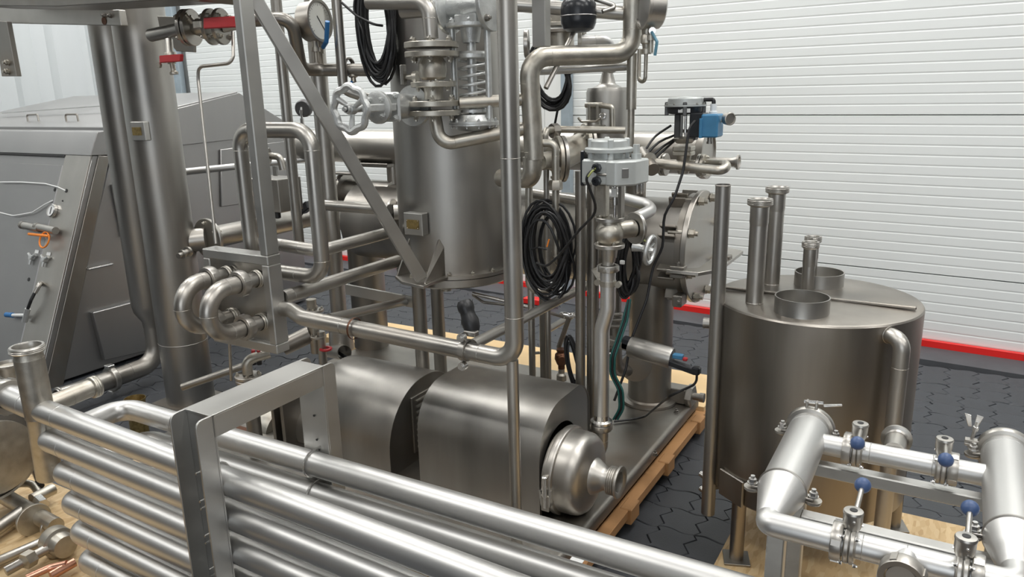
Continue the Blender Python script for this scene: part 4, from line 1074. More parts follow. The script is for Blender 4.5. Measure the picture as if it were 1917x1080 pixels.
# strainer bodies
def strainer(label, xb, y_far, y_near, y_cone, xside, other):
    t = thing('strainer_body', label, 'filter', (xb, (y_far + y_near) / 2, MZ), None)
    R = .051
    t.part('body', weld(Mb().tube([V(xb, y_far, MZ), V(xb, y_near, MZ)], R, 44), V(xb, y_far - .03, MZ), EY, R), 'bright')
    t.part('shoulder_ring', Mb().lathe(V(xb, y_near + .004, MZ), V(0, -1, 0), [(R, -.002), (R + .004, 0), (R + .004, .004), (R, .006)], 48), 'steel')
    t.part('cone', Mb().lathe(V(xb, y_near, MZ), V(0, -1, 0), [(R, 0), (R + .002, .004), (PRm + .002, y_near - y_cone), (PRm, y_near - y_cone + .004)], 44), 'polished' if 0 else 'bright')
    pts = [V(xb, y_cone + .005, MZ), V(xb, YN, MZ), V(xb + xside * .14, YN, MZ)]
    t.part('elbow', Mb().tube(pts, PRm, 32, bend=.085), 'bright')
    # heavy end clamp
    c = V(xb, y_far, MZ)
    t.part('clamp_ring', Mb().lathe(c, EY, [(R - .002, -.008), (R + .009, -.006), (R + .012, 0), (R + .012, .01), (R + .009, .016), (R - .002, .018)], 48), 'steel')
    t.part('end_cap', Mb().lathe(c, EY, [(R, .016), (R * .8, .024), (0, .03)], 40), 'steel')
    for (yy, zz, dd) in ((y_far - .02, -.004, 1), (y_near + .006, -.004, 1)):
        for s in (-1, 1):
            lp = V(xb + s * (R + .016), yy, MZ + zz)
            lug = t.part('lug', Mb().lathe(lp, EZ, [(0, -.012), (.017, -.012), (.019, -.009), (.019, -.004), (0, -.004)], 20), 'steel')
            t.part('lug_plate', Mb().box(lp + V(-s * .012, 0, .0), .028, .022, .006), 'steel', lug, bevel=.001)
            bolts(t, lp + EZ * .004, EZ, 0, 1, .0095, lug, 'polished')
    return t
y1f, y1n, y1c = Z(1497, 800, MZ).y, Z(1478, 922, MZ).y, Z(1468, 975, MZ).y
xs1 = (Z(1490, 830, MZ).x + Z(1478, 922, MZ).x) / 2
s1_ = strainer('left strainer cylinder of the manifold, cone and elbow toward the viewer', xs1, y1f, y1n, y1c, 1, None)
# clamp handle on top of the left one
cp = V(xs1, y1f + .004, MZ + .063)
s1_.part('clamp_bolt', Mb().tube([cp + V(-.02, 0, .012), cp + V(.028, 0, .016)], .0045, 10), 'polished')
for s in (-.012, .012): s1_.part('clamp_lug', Mb().box(cp + V(s, 0, .004), .007, .016, .028), 'steel', bevel=.002)
s1_.part('wing_handle', Mb().prism([cp + V(.028, -.004, .012), cp + V(.072, -.004, .022), cp + V(.074, -.004, .017), cp + V(.03, -.004, .006)], (0, .008, 0)), 'polished', bevel=.001)
y2f, y2n, y2c = Z(1868, 845, MZ).y, Z(1900, 1012, MZ).y, Z(1905, 1068, MZ).y
xs2 = Z(1882, 900, MZ).x + .004
s2_ = strainer('right strainer cylinder of the manifold, cut by the picture edge', xs2, y2f, y2n, y2c, -1, None)
cp = V(xs2 - .070, y2f + .004, MZ + .024)
s2_.part('clamp_ear', Mb().box(cp + V(.0, 0, -.008), .035, .018, .006), 'steel', bevel=.001)
s2_.part('clamp_ear', Mb().box(cp + V(.0, 0, -.018), .035, .018, .006), 'steel', bevel=.001)
s2_.part('clamp_bolt', Mb().lathe(cp + V(-.006, 0, -.03), V(.15, 0, 1), [(0, 0), (.0045, 0), (.0045, .05), (.007, .05), (.007, .06), (.0045, .062), (.0045, .075), (0, .075)], 10), 'polished')
for s, tl in ((-1, -.012), (1, .012)):
    q = cp + V(-.004 + s * .006, 0, .028); s2_.part('wing_blade', Mb().prism([q + V(-.004 * 1, 0, 0), q + V(.004, 0, 0), q + V(.007 + tl * .6, 0, .030), q + V(-.008 + tl * .6, 0, .033)], (0, .004, 0)), 'polished', bevel=.0008)
# far run
xa, xb_ = xs1 + .04, xs2 - .045
mpipe('far_manifold_pipe', 'far horizontal pipe between the two strainers', xa, xb_, YF, (.32, .70)).done()
tt = thing('rear_branch_stub', 'short flared branch stub behind the middle of the far manifold pipe', 'pipe fitting', (mx(1672, YF), YF, MZ))
c = V(mx(1672, YF), YF, MZ)
tt.part('stub', Mb().tube([c + V(0, .015, .008), c + V(.0, .085, .010)], .0255, 28), 'steel')
tt.part('ferrule', Mb().lathe(c + V(0, .08, .010), EY, [(.026, 0), (.029, .006), (.037, .009), (.037, .017), (.034, .02), (.025, .02), (.024, 0)], 32), 'steel')
# near run
n0, n1 = xs1 + .13, xs2 - .13
mpipe('near_manifold_pipe', 'near horizontal pipe between the two strainer elbows', n0, n1, YN, (.30, .72)).done()
tt = thing('front_branch_tee', 'stub with large union nut pointing at the viewer from the near manifold pipe', 'pipe fitting', (mx(1695, YN), YN, MZ))
c = V(mx(1697, YN), YN, MZ); d = V(-.05, -.75, -.05).normalized()
tt.part('stub', Mb().tube([c, c + d * .07], .0262, 30), 'bright')
union_nut(tt, c + d * .045, d, .041, .03)
def butterfly(label, x_, y_, sgn, nut_side, hh):
    b = thing('butterfly_valve', label, 'valve', (x_, y_, MZ), None)
    for s in (-1, 1):
        b.part('body_ring', Mb().lathe(V(x_ + s * .0005, y_, MZ), EX * s, [(.026, 0), (.0385, 0), (.040, .002), (.040, .0075), (.038, .010), (.026, .012)], 40), 'steel')
    for (dy, dz) in ((-.029, -.029), (.029, -.029), (-.029, .029), (.029, .029)):
        bolts(b, V(x_ + .010, y_ + dy, MZ + dz), EX, 0, 1, .0042, None, 'polished'); bolts(b, V(x_ - .010, y_ + dy, MZ + dz), -EX, 0, 1, .0042, None, 'polished')
    hz = MZ + .032
    b.part('handle_housing', Mb().lathe(V(x_, y_, hz), EZ, [(0, 0), (.013, 0), (.0165, .008), (.0185, .02), (.0185, hh - .004), (.0195, hh - .003), (.0195, hh), (.018, hh + .003), (.004, hh + .004), (.004, hh - .002), (0, hh - .002)], 32), 'cast' if 0 else 'steel')
    b.part('hub_recess', Mb().lathe(V(x_, y_, hz + hh + .0035), EZ, [(.0075, 0), (.0075, .0012), (0, .0012)], 16), 'ink')
    pin = b.part('pin', Mb().ball(V(x_ + .004, y_ - .0182, hz + hh * .68), .0032, 10), 'polished')
    a0 = V(x_ + .003, y_ + sgn * .016, hz + hh * .80); a1 = a0 + V(.002, sgn * .085, .018 if sgn > 0 else .002)
    b.part('lever_rod', Mb().tube([a0, a1], .0052, 14), 'steel')
    b.part('ball_knob', Mb().ball(a1, .0165, 24), 'knob', label='blue ball knob')
    un = x_ + nut_side * .014
    union_nut(b, V(un, y_, MZ), EX * nut_side, .040, .021)
    return b
butterfly('butterfly valve with blue ball knob, left one on the far manifold pipe', mx(1606, YF), YF, -1, -1, .040)
butterfly('butterfly valve with blue ball knob, right one on the far manifold pipe', mx(1762, YF), YF, -1, 1, .040)
butterfly('butterfly valve with blue ball knob, left one on the near manifold pipe', mx(1592, YN), YN, 1, -1, .040)
butterfly('butterfly valve with blue ball knob, right one on the near manifold pipe', mx(1800, YN), YN, 1, 1, .040)

# ------------------------------------------------------------------ big slanted cabinet at the left
XS = -5.2
def cx(px, py): return X(px, py, XS)
cab = thing('process_cabinet', 'large grey sheet steel cabinet with a sloping front, far left', 'cabinet', (XS - .8, 3.6, 0))
CW = 2.3
P0 = cx(94, 716); P0.z = .02; P1 = cx(205, 291); P2 = cx(187, 247); P3 = cx(325, 206); P4 = cx(445, 176); P5 = cx(541, 236); P5b = V(XS, P5.y, P5.z)
P6 = V(XS, P5.y + .05, .02)
prof = [V(XS, P0.y + .02, .02), V(XS, P1.y + .02, P1.z), V(XS, P2.y + .02, P2.z), V(XS, P3.y, P3.z), V(XS, P4.y, P4.z), V(XS, P5.y, P5.z), P6]
cab.part('body', Mb().prism(prof, (-CW, 0, 0)), 'sheet', bevel=.006)
# upper side skirt and lower panels on the visible side
def side_panel(name, pts, th=.02, m='sheet', bevel=.004):
    return cab.part(name, Mb().prism([cx(*p) for p in pts], (th, 0, 0)), m, bevel=bevel)
q0, q1 = cx(326, 275), cx(545, 250)
side_panel('side_skirt', [(190, 247), (325, 204), (445, 174), (542, 234), (545, 252), (430, 262), (330, 273), (208, 290)], .018)
side_panel('hatch_panel', [(410, 280), (545, 262), (545, 368), (412, 387)], .02)
side_panel('hatch_panel', [(168, 584), (318, 545), (318, 644), (190, 673)], .04)
side_panel('hatch_panel', [(206, 345), (235, 340), (240, 442), (226, 444)], .03)
h0, h1 = cx(161, 503), cx(205, 493)
cab.part('side_handle', Mb().tube([h0, h0 + EX * .04, h1 + EX * .04, h1], .008, 10, bend=.01), 'polished')
# front module with dark cheek, hood and control panel
fx = XS - .0
F0 = cx(76, 700); F1 = cx(171, 291); F2 = cx(187, 247)
dy = .10
fa, fbm = V(XS + .0, F0.y - .05, F0.z - .15), V(XS, F1.y, F1.z)
slope = (F1 - F0).normalized()
bot = F0 - slope * .35
mod = [bot, F1, V(XS, P1.y, P1.z), V(XS, P0.y, bot.z)]
cab.part('front_module', Mb().prism([p + EX * .012 for p in mod], (-CW, 0, 0)), 'sheet', bevel=.004)
cab.part('hood_band', Mb().prism([V(XS + .02, F1.y - .02, F1.z), V(XS + .02, F2.y - .03, F2.z + .002), V(XS + .02, P3.y - .2, F2.z + .04), V(XS + .02, P1.y + .1, P1.z)], (-CW, 0, 0)), 'sheet', bevel=.004)
nrm = V(0, -slope.z, slope.y)      # outward normal of the sloping front
if nrm.y > 0: nrm = -nrm
def fp_(u, v, off=0.0):   # u metres left of the cheek, v metres down the slope from the hood
    return F1 + EX * (.012 - u) - slope * v + nrm * off
cab.part('edge_strip', Mb().prism([fp_(.0, 0, .0), fp_(.30, .0, .0), fp_(.30, 1.95, .0), fp_(.0, 1.95, .0)], nrm * .012), 'steel', bevel=.003)
cab.part('cheek_plate', Mb().prism([V(XS + .014, p.y + .02, p.z) for p in (F1 + V(0, .02, -.005), V(XS, P1.y - .035, P1.z - .005), V(XS, P0.y - .03, bot.z), bot + V(0, .02, 0))], (.008, 0, 0)), 'dark', bevel=.002)
cab.part('front_door', Mb().prism([fp_(.303, .08, .0), fp_(1.6, .08, .0), fp_(1.6, 1.95, .0), fp_(.303, 1.95, .0)], nrm * .013), 'sheet', bevel=.005)
cab.part('slot_recess', Mb().prism([fp_(.30, -.005, .003), fp_(1.4, -.005, .003), fp_(1.4, .02, .003), fp_(.30, .02, .003)], nrm * .012), 'ink')
# lid on top with two bow handles
rid0, rid1 = Y(20, 245, F2.y + .05), cx(190, 197)
cab.part('lid_strip', Mb().beam(V(XS - 1.9, F2.y + .35, F2.z + .125), V(XS - .05, F2.y + .52, F2.z + .19), .02, .008), 'polished')
cab.part('top_lid', Mb().prism([V(XS, F2.y + .05, F2.z + .03), V(XS, P3.y, P3.z + .02), V(XS, P4.y, P4.z + .02), V(XS, P4.y, P4.z), V(XS, P2.y + .05, P2.z)], (-CW, 0, 0)), 'sheet', bevel=.003)
for (pa, pb) in (((50, 215), (70, 214)), ((122, 214), (144, 214))):
    yy = F2.y + .22
    A_, B_ = Y(*pa, yy), Y(*pb, yy)
    cab.part('bow_handle', Mb().tube([A_ + V(.04, -.02, -.13), A_, B_, B_ + V(.04, -.02, -.13)], .007, 10, bend=.015), 'dark')
# instruments on the edge strip (placed on the sloping plane)
def onp(px, py, off=.014):
    d = ray(px, py); p0 = F1 + nrm * off; tt_ = (p0 - EYE).dot(nrm) / d.dot(nrm); return EYE + d * tt_
g = thing('panel_gauge', 'small round gauge set in the cabinet front strip above the orange cord', 'gauge', tuple(onp(100, 395)))
c = onp(100, 395); g.part('bezel', Mb().lathe(c, nrm, [(0, 0), (.048, 0), (.048, .02), (.042, .024), (.042, .016), (0, .016)], 32), 'polished'); g.part('dial', Mb().lathe(c + nrm * .017, nrm, [(.041, 0), (.041, .001), (0, .001)], 32), 'white')
g.part('needle', Mb().box(c + nrm * .02, .006, .002, .05, (EX, nrm, slope)), 'ink')
for i, (pa, pb, w_) in enumerate((((45, 422), (74, 428), 'left'), ((72, 425), (104, 432), 'right'))):
    a, b = onp(*pa, .05), onp(*pb, .05); v = thing('pneumatic_plug', 'grey cylindrical plug with dark tip on the cabinet, %s of the pair' % w_, 'connector', tuple(a), 'plugs on the cabinet front')
    v.part('barrel', Mb().tube([a, b], .026, 20), 'steel'); v.part('tip', Mb().tube([a, a + (a - b).normalized() * .03], .028, 18), 'dark'); v.part('standoff', Mb().tube([a.lerp(b, .6), a.lerp(b, .6) - nrm * .045], .016, 12), 'steel')
oc_ = onp(78, 448, .05)
o = thing('orange_cord', 'orange cord looped around the plugs on the cabinet front', 'cord', tuple(oc_))
o.part('loop', Mb().ring(onp(83, 449, .06), nrm, .055, .006, 28, 8), 'orange')
o.part('strap', Mb().tube([onp(54, 438, .06), onp(72, 440, .06), onp(92, 442, .06)], .010, 8), 'orange')
for (px, py) in ((69, 471), (91, 475)):
    cab.part('button_label', Mb().box(onp(px, py, .016), .045, .003, .024, (EX, nrm, slope)), 'white')
for i, (px, py) in enumerate(((58, 482), (82, 486))):
    c = onp(px, py, .03); v = thing('star_knob', 'grey three-armed knob below the labels, %s one' % ('left', 'right')[i], 'knob', tuple(c), 'star knobs on the cabinet front')
    v.part('hub', Mb().lathe(c - nrm * .02, nrm, [(0, 0), (.02, 0), (.018, .03), (0, .034)], 16), 'silver')
    for k_ in range(3):
        a = k_ * 2 * PI / 3 + .5; w_ = EX * math.cos(a) + slope * math.sin(a); v.part('arm', Mb().tube([c, c + w_ * .05], lambda s: .013 - .004 * s, 10), 'silver')
for i, (px, py) in enumerate(((103, 355), (124, 357), (54, 523), (117, 376))):
    c = onp(px, py, .013); cab.part('port_hole', Mb().lathe(c, nrm, [(.014 if i < 3 else .006, 0), (.014 if i < 3 else .006, .002), (0, .002)], 14), 'ink')
v = thing('hose_valve', 'small blue-ended tap with a black hose on the lower cabinet front', 'valve', tuple(onp(50, 590)))
v.part('elbow_fitting', Mb().tube([onp(75, 530, .01), onp(74, 532, .05), onp(65, 548, .06)], .016, 12), 'steel')
v.part('hose', Mb().tube([onp(65, 548, .06), onp(58, 562, .07), onp(52, 578, .06)], .011, 12), 'black')
v.part('tap_body', Mb().tube([onp(52, 578, .06), onp(46, 602, .04)], .018, 14), 'silver')
v.part('tap_arm', Mb().tube([onp(50, 590, .05), onp(24, 590, .05)], .012, 12), 'white')
v.part('blue_end', Mb().tube([onp(24, 590, .05), onp(12, 589, .05)], .018, 12), 'bluehandle')
for i, ptz in enumerate(([(0, 341), (40, 341), (85, 344), (108, 350), (123, 357)], [(0, 398), (25, 404), (60, 398), (85, 382), (100, 375)])):
    v = thing('grey_wire', 'thin pale wire crossing the cabinet front, %s one' % ('upper', 'lower')[i], 'cable', tuple(onp(*ptz[0], .05)))
    v.part('wire', Mb().tube([onp(*p, .03 if k_ < len(ptz) - 1 else .012) for k_, p in enumerate(ptz)], .005, 8, bend=.15), 'white'); v.done()
# rail crossing the cabinet side
a, b = Y(343, 322, 3.3), Y(600, 295, 3.9)
pipe('slim_cross_pipe', 'slim bright pipe running back past the cabinet side, above the wide side duct', 'pipe', [a, b], .022, 'bright', welds=((0, .2),))
# enclosure box with fittings seen through the loop
a = Y(512, 352, 3.5); e = thing('junction_box', 'dull grey junction box with pipe fittings on top, seen inside the pipe loop', 'box', tuple(a))
e.part('box', Mb().box(Y(513, 362, 3.5), .30, .2, .21), 'shell', bevel=.004)
e.part('hinge_tab', Mb().box(Y(515, 320, 3.38), .035, .01, .06), 'matte', bevel=.002)
flange(e, Y(505, 292, 3.38), V(-.8, -.5, 0), .05, .014, 4, .006)
e.part('elbow', Mb().tube([Y(507, 292, 3.4), Y(524, 294, 3.4), Y(530, 318, 3.4)], .022, 18), 'steel')
e.part('cable_foot', Mb().lathe(Y(520, 403, 3.42), V(0, 0, -1), [(0, -.02), (.02, -.02), (.02, .015), (.012, .02), (0, .02)], 12), 'black')
# thin hooked tube
pipe('hooked_tube', 'very thin tube bent twice beside the post and ending on the panel', 'tube', [Y(436, 60, 2.5), Y(437, 118, 2.45), Y(371, 125, 2.42), Y(371, 150, 2.42), Y(404, 456, 2.26)], .0075, 'steel', .035)
pipe('lower_thin_rod', 'thin rod dropping from the connection panel to a flange', 'rod', [Y(429, 628, 2.25), Y(433, 712, 2.25)], .007, 'steel')

# ------------------------------------------------------------------ upper left: beams and red handled valves
yb_ = 2.62
t = thing('flat_rail', 'flat steel rail with two bolts ending on the tall column, top left', 'beam', tuple(Y(100, 40, yb_)))
a, b = Y(-60, 24, yb_), Y(227, 33, yb_)
cz_ = Y(227, 33, yb_).z
t.part('rail', Mb().prism([Y(-60, 8, yb_), Y(222, 18, yb_), Y(227, 48, yb_), Y(-60, 42, yb_)], (0, .04, 0)), 'steel', bevel=.003)
one_bolt(t, Y(197, 29, yb_), V(0, -1, 0), .011, 'dark'); one_bolt(t, Y(207, 29, yb_), V(0, -1, 0), .011, 'dark')
t.part('rust_spot', Mb().lathe(Y(195, 39, yb_ - .001), V(0, -1, 0), [(.02, 0), (.02, .002), (0, .002)], 16), 'bronze')
t = thing('dark_overhead_beam', 'dark channel beam along the top left edge of the picture', 'beam', tuple(Y(150, 0, 2.3)))
t.part('beam', Mb().prism([Y(-60, -40, 2.3), Y(385, -40, 2.3), Y(372, 3, 2.3), Y(330, -2, 2.3), Y(110, 12, 2.3), Y(-60, 10, 2.3)], (0, .25, 0)), 'dark', bevel=.003); t.done()
t = thing('dark_hanging_strap', 'short dark steel strap with a bolt hanging from the top left rail', 'bracket', tuple(Y(15, 90, 2.55)))
t.part('strap', Mb().prism([Y(-12, 38, 2.55), Y(12, 40, 2.55), Y(31, 143, 2.55), Y(3, 143, 2.55)], (0, .03, 0)), 'dark', bevel=.002)
for py_ in (117, 134): one_bolt(t, Y(15, py_, 2.55), V(0, -1, 0), .015, 'cast')
vy = 2.46
t = thing('red_lever_valve', 'flanged ball valve with wide red lever sleeve, upper left beside the post', 'valve', tuple(Y(400, 50, vy)))
f1, f2 = Y(347, 52, vy), Y(404, 50, vy + .05)
ax = (f2 - f1).normalized()
flange(t, f1, ax, .082, .018, 4, .011, 'steel', 'cast', both=True)
flange(t, f1 + ax * .024, ax, .082, .018, 0)
flange(t, f2 - ax * .03, ax, .080, .018, 4, .011, 'steel', both=True)
flange(t, f2 + ax * .02, ax, .080, .018, 4, .011, 'steel')
t.part('valve_body', Mb().lathe(f1 + ax * .04, ax, [(.03, 0), (.034, .01), (.04, .03), (.034, .06), (.03, .09)], 24), 'cast')
t.part('stem', Mb().lathe(f1 + ax * .06 + EZ * .02 - EY * .02, V(0, -.6, .6), [(.016, 0), (.016, .03), (.01, .03), (.01, .05), (0, .05)], 12), 'cast')
t.part('lever', Mb().prism([Y(380, 33, vy - .07), Y(441, 30, vy - .07), Y(441, 51, vy - .07), Y(380, 54, vy - .07)], (0, .018, 0)), 'red', bevel=.004, label='red lever sleeve')
t.part('lever_arm', Mb().box(Y(370, 46, vy - .06), .05, .012, .03), 'cast', bevel=.002)
t.part('pipe_stub', Mb().tube([f1, Y(283, 66, vy - .0)], .030, 26, wall=.003), 'steel')
t.part('pipe_right', Mb().tube([f2 + ax * .03, Y(472, 38, 2.62)], .028, 22), 'steel')
t = thing('red_drain_valve', 'small drain tap with short red lever hanging under the open pipe stub', 'valve', tuple(Y(318, 100, vy - .04)))
t.part('neck', Mb().tube([Y(316, 74, vy), Y(318, 104, vy - .02)], .018, 18), 'steel')
t.part('body', Mb().lathe(Y(318, 98, vy - .02), V(.1, 0, -1), [(0, 0), (.026, 0), (.03, .012), (.03, .03), (.02, .036), (.02, .05), (.012, .05), (.012, .085), (.02, .09), (.02, .10), (0, .10)], 18), 'cast')
t.part('lever', Mb().prism([Y(297, 104, vy - .06), Y(338, 101, vy - .06), Y(337, 115, vy - .06), Y(298, 118, vy - .06)], (0, .02, 0)), 'red', bevel=.004, label='red lever')
t.part('lever_nut', Mb().lathe(Y(300, 122, vy - .06), V(0, -1, 0), [(0, 0), (.014, 0), (.014, .012), (0, .012)], 6), 'cast')
t = thing('dark_bracket_plate', 'dark angular bracket behind the red levered valve', 'bracket', tuple(Y(330, 60, 2.75)))
t.part('plate', Mb().prism([Y(294, 30, 2.78), Y(362, 33, 2.78), Y(362, 98, 2.78), Y(330, 96, 2.78), Y(300, 60, 2.78)], (0, .02, 0)), 'dark', bevel=.002); t.done()

# ------------------------------------------------------------------ lower pipework behind the gantry
t = thing('open_tube', 'thin open-ended tube pointing left above the gantry beam', 'tube', tuple(Y(342, 724, 2.2)))
t.part('pipe', Mb().tube([Y(341, 725, 2.15), Y(470, 680, 2.35)], .0175, 20, wall=.002), 'dark'); t.done()
t = thing('floor_flange_elbow', 'flanged elbow standing behind the gantry beam, below the panel', 'pipe fitting', tuple(Y(460, 690, 2.3)))
c = Y(464, 700, 2.3)
flange(t, c - EZ * .02, EZ, .062, .016, 4, .008); 
flange(t, c - EZ * .04, EZ, .060, .016, 0)
t.part('elbow', Mb().tube([c, c + EZ * .07, c + V(.06, .09, .085)], .024, 22, bend=.045), 'cast')
t.part('lower_pipe', Mb().tube([c - EZ * .04, V(c.x, c.y, .22)], .035, 20), 'dark')
t = thing('round_cap_valve', 'valve cluster with flanges between the panel and the motor cover', 'valve', tuple(Y(590, 620, 2.7)))
for (px, py, R) in ((590, 583, .045), (596, 632, .042)):
    flange(t, Y(px, py, 2.75), EZ, R, .012, 6, .006)
t.part('upper_tube', Mb().tube([Y(582, 560, 2.75), Y(592, 660, 2.75)], .026, 18), 'cast')
t.part('drum_body', Mb().tube([Y(530, 650, 2.65), Y(582, 625, 2.75)], .045, 24), 'dark')
t.part('lower_tube', Mb().tube([Y(600, 620, 2.75), Y(606, 690, 2.75)], .022, 16), 'steel')
t.part('red_band', Mb().ring(Y(610, 653, 2.75), EZ, .026, .008, 20, 8), 'red', label='red plastic band')
t = thing('red_black_connectors', 'pair of small red and black electrical plugs beside the flanged elbow', 'connector', tuple(Y(481, 670, 2.35)))
for dx_ in (0, 10): t.part('plug', Mb().tube([Y(474 + dx_, 662, 2.35), Y(476 + dx_, 682, 2.35)], .012, 12), 'black'); t.part('plug_tip', Mb().tube([Y(474 + dx_, 655, 2.35), Y(474 + dx_, 662, 2.35)], .009, 12), 'red')
t = thing('cable_conduit', 'short grey conduit tube with black cables spilling from its end', 'pipe', tuple(Y(620, 660, 3.0)))
t.part('tube', Mb().tube([Y(614, 655, 3.05), Y(645, 660, 2.95)], .042, 24, wall=.003), 'steel')
for k_ in range(3):
    t.part('cable', Mb().tube([Y(635, 660 + k_, 2.98), Y(660, 675 + k_ * 3, 2.9), Y(682 + k_ * 8, 700 - k_ * 2, 2.85), Y(690 + k_ * 12, 716, 2.8)], .006, 8, bend=.08), 'black')
pipe('deck_pipe', 'bright pipe lying low on the deck behind the half-round motor cover', 'pipe', [Z(682, 692, DZ + .028), Z(800, 722, DZ + .028)], .027, 'bright')
t = thing('motor_mount', 'brownish mounting blocks and drum seen through the gantry, left of the motor cover', 'machine part', tuple(Y(520, 780, 2.6)))
t.part('drum', Mb().lathe(Y(500, 800, 2.6), EX, [(0, 0), (.11, 0), (.12, .01), (.12, .12), (0, .12)], 32), 'cast')
for px_ in (535, 552): t.part('stand_plate', Mb().box(Y(px_, 790, 2.5), .02, .16, .30), 'dark', bevel=.003)
t.part('round_housing', Mb().lathe(Y(572, 790, 2.62), EX, [(0, -.02), (.11, -.02), (.13, .0), (.13, .12), (0, .12)], 32), 'shell')
t.part('foot_block', Mb().box(Y(540, 850, 2.5), .16, .12, .04), 'dark', bevel=.003)

# ------------------------------------------------------------------ flanged valve stack in front of the tank
SY = 2.74
def sv(px, py, y=SY): return Y(px, py, y)
ax0 = sv(808, 90)
def up(px, py): p = sv(px, py); return V(ax0.x, SY, p.z)
pipe('top_elbow_pipe', 'pipe elbow coming down onto the flanged valve stack before the tank', 'pipe', [sv(690, 4), sv(800, 4) + V(.005, 0, 0), up(808, 72)], .031, 'steel', .06, ((1, .45),))
t = thing('flanged_ball_valve', 'brownish flanged ball valve stacked between bolted flanges before the tank', 'valve', tuple(up(806, 150)))
R1 = 51 * mpp(ax0)
def vfl(py, th, R, n=6, bolt_dn=False):
    c = up(806, py)
    mb = Mb().lathe(c, EZ, [(0, 0), (R - .002, 0), (R, .002), (R, th - .002), (R - .002, th), (0, th)], 44)
    return t.part('flange', mb, 'cast'), c
f_, c = vfl(90, .024, R1); bolts(t, c + EZ * .024, EZ, R1 * .76, 6, .011, f_, 'cast')
f_, c = vfl(107, .022, R1); bolts(t, c, -EZ, R1 * .76, 6, .011, f_, 'cast')
t.part('ball_body', Mb().lathe(up(806, 150), EZ, [(.045, 0), (.055, .01), (.06, .04), (.058, .07), (.045, .095), (.045, .11)], 36), 'cast')
f_, c = vfl(163, .022, R1 * .84); bolts(t, c, -EZ, R1 * .62, 6, .009, f_, 'cast'); bolts(t, c + EZ * .014, EZ, R1 * .66, 4, .009, f_, 'cast')
t.part('neck', Mb().lathe(up(806, 186), EZ, [(.042, 0), (.04, .02), (.042, .06)], 30), 'cast')
f_, c = vfl(199, .023, R1); bolts(t, c + EZ * .024, EZ, R1 * .76, 6, .011, f_, 'cast')
f_, c = vfl(216, .022, R1); bolts(t, c, -EZ, R1 * .76, 6, .011, f_, 'cast')
hb_ = sv(762, 140)
t.part('stem_boss', Mb().lathe(hb_ + V(.04, .02, -.01), V(-1, -.3, 0), [(0, 0), (.026, 0), (.024, .02), (.014, .025), (.012, .05), (0, .05)], 18), 'cast')
t.part('handle_plate', Mb().box(hb_ + V(-.01, -.01, 0), .012, .03, .085), 'dark', bevel=.003)
t.part('handle_edge', Mb().box(hb_ + V(-.016, -.02, .0), .006, .01, .08), 'polished', bevel=.001)
# lower elbow into the header
HY = 2.95
hd = Y(991, 200, HY)
e1 = up(812, 222); eb = Y(846, 272, SY + .0); ee = Y(985, 240, HY - .0)
pipe('lower_elbow_pipe', 'elbow under the flanged valve running right into the thick header', 'pipe', [up(812, 218), V(ax0.x + .02, SY, eb.z), ee], .029, 'cast', .085, ((1, .18),))
pipe('upper_side_pipe', 'short horizontal pipe from the valve stack flange to the thick header', 'pipe', [sv(860, 193, 2.78), Y(985, 186, HY)], .026, 'cast')
# silver hand-wheel valve
vx = sv(775, 197).x
def onax(px, py): q = X(px, py, vx); return V(vx, q.y, sv(775, 198).z)
y_w = onax(656, 205).y; y_f = SY + .02
t = thing('handwheel_valve', 'silver painted globe valve with a large scalloped handwheel, left of the valve stack', 'valve', (vx, (y_w + y_f) / 2, ax0.z - .28))
vz = sv(775, 198).z; y0 = y_f - .02
t.part('flange', Mb().lathe((vx, y0, vz), V(0, -1, 0), [(0, -.012), (.086, -.012), (.088, -.008), (.088, .008), (.086, .012), (0, .012)], 44), 'silver')
L_ = y0 - y_w
t.part('body', Mb().lathe((vx, y0, vz), V(0, -1, 0), [(.04, .01), (.05, .03), (.055, L_ * .30), (.05, L_ * .42)], 32), 'silver')
t.part('bonnet_flange', Mb().box((vx, y0 - L_ * .42, vz), .12, .018, .12), 'silver', bevel=.008)
bolts(t, V(vx, y0 - L_ * .42 - .009, vz), V(0, -1, 0), .062, 4, .011, None, 'silver')
t.part('gland_flange', Mb().lathe((vx, y0 - L_ * .56, vz), V(0, -1, 0), [(0, 0), (.062, 0), (.066, .004), (.066, .018), (.05, .024), (0, .024)], 30), 'silver')
bolts(t, V(vx, y0 - L_ * .56 - .024, vz), V(0, -1, 0), .045, 4, .010, None, 'silver')
for s in (-1, 1): t.part('yoke_arm', Mb().beam((vx + s * .045, y0 - L_ * .45, vz), (vx + s * .02, y0 - L_ * .88, vz), .018, .03), 'silver', bevel=.004)
t.part('stem', Mb().tube([(vx, y0 - L_ * .42, vz), (vx, y_w - .025, vz)], .011, 14), 'silver')
wc = V(vx, y_w, vz); WR = 43 * mpp(wc)
mb = Mb(); pts = []
for q in range(72):
    a = 2 * PI * q / 72; rr_ = WR * (.93 + .045 * math.cos(8 * a)); pts.append(wc + V(rr_ * math.cos(a), 0, rr_ * math.sin(a)))
t.part('wheel_rim', mb.tube(pts, .015, 10, closed=True), 'silver')
for q in range(3):
    a = q * 2 * PI / 3 + .5; t.part('spoke', Mb().tube([wc + V(.02 * math.cos(a), .01, .02 * math.sin(a)), wc + V(WR * .93 * math.cos(a), 0, WR * .93 * math.sin(a))], lambda s: .009 + .004 * s, 10), 'silver')
t.part('hub', Mb().lathe(wc + V(0, .02, 0), V(0, -1, 0), [(.0, 0), (.022, 0), (.022, .03), (.016, .032), (.016, .045), (.008, .045), (.008, .06), (0, .06)], 16), 'silver')
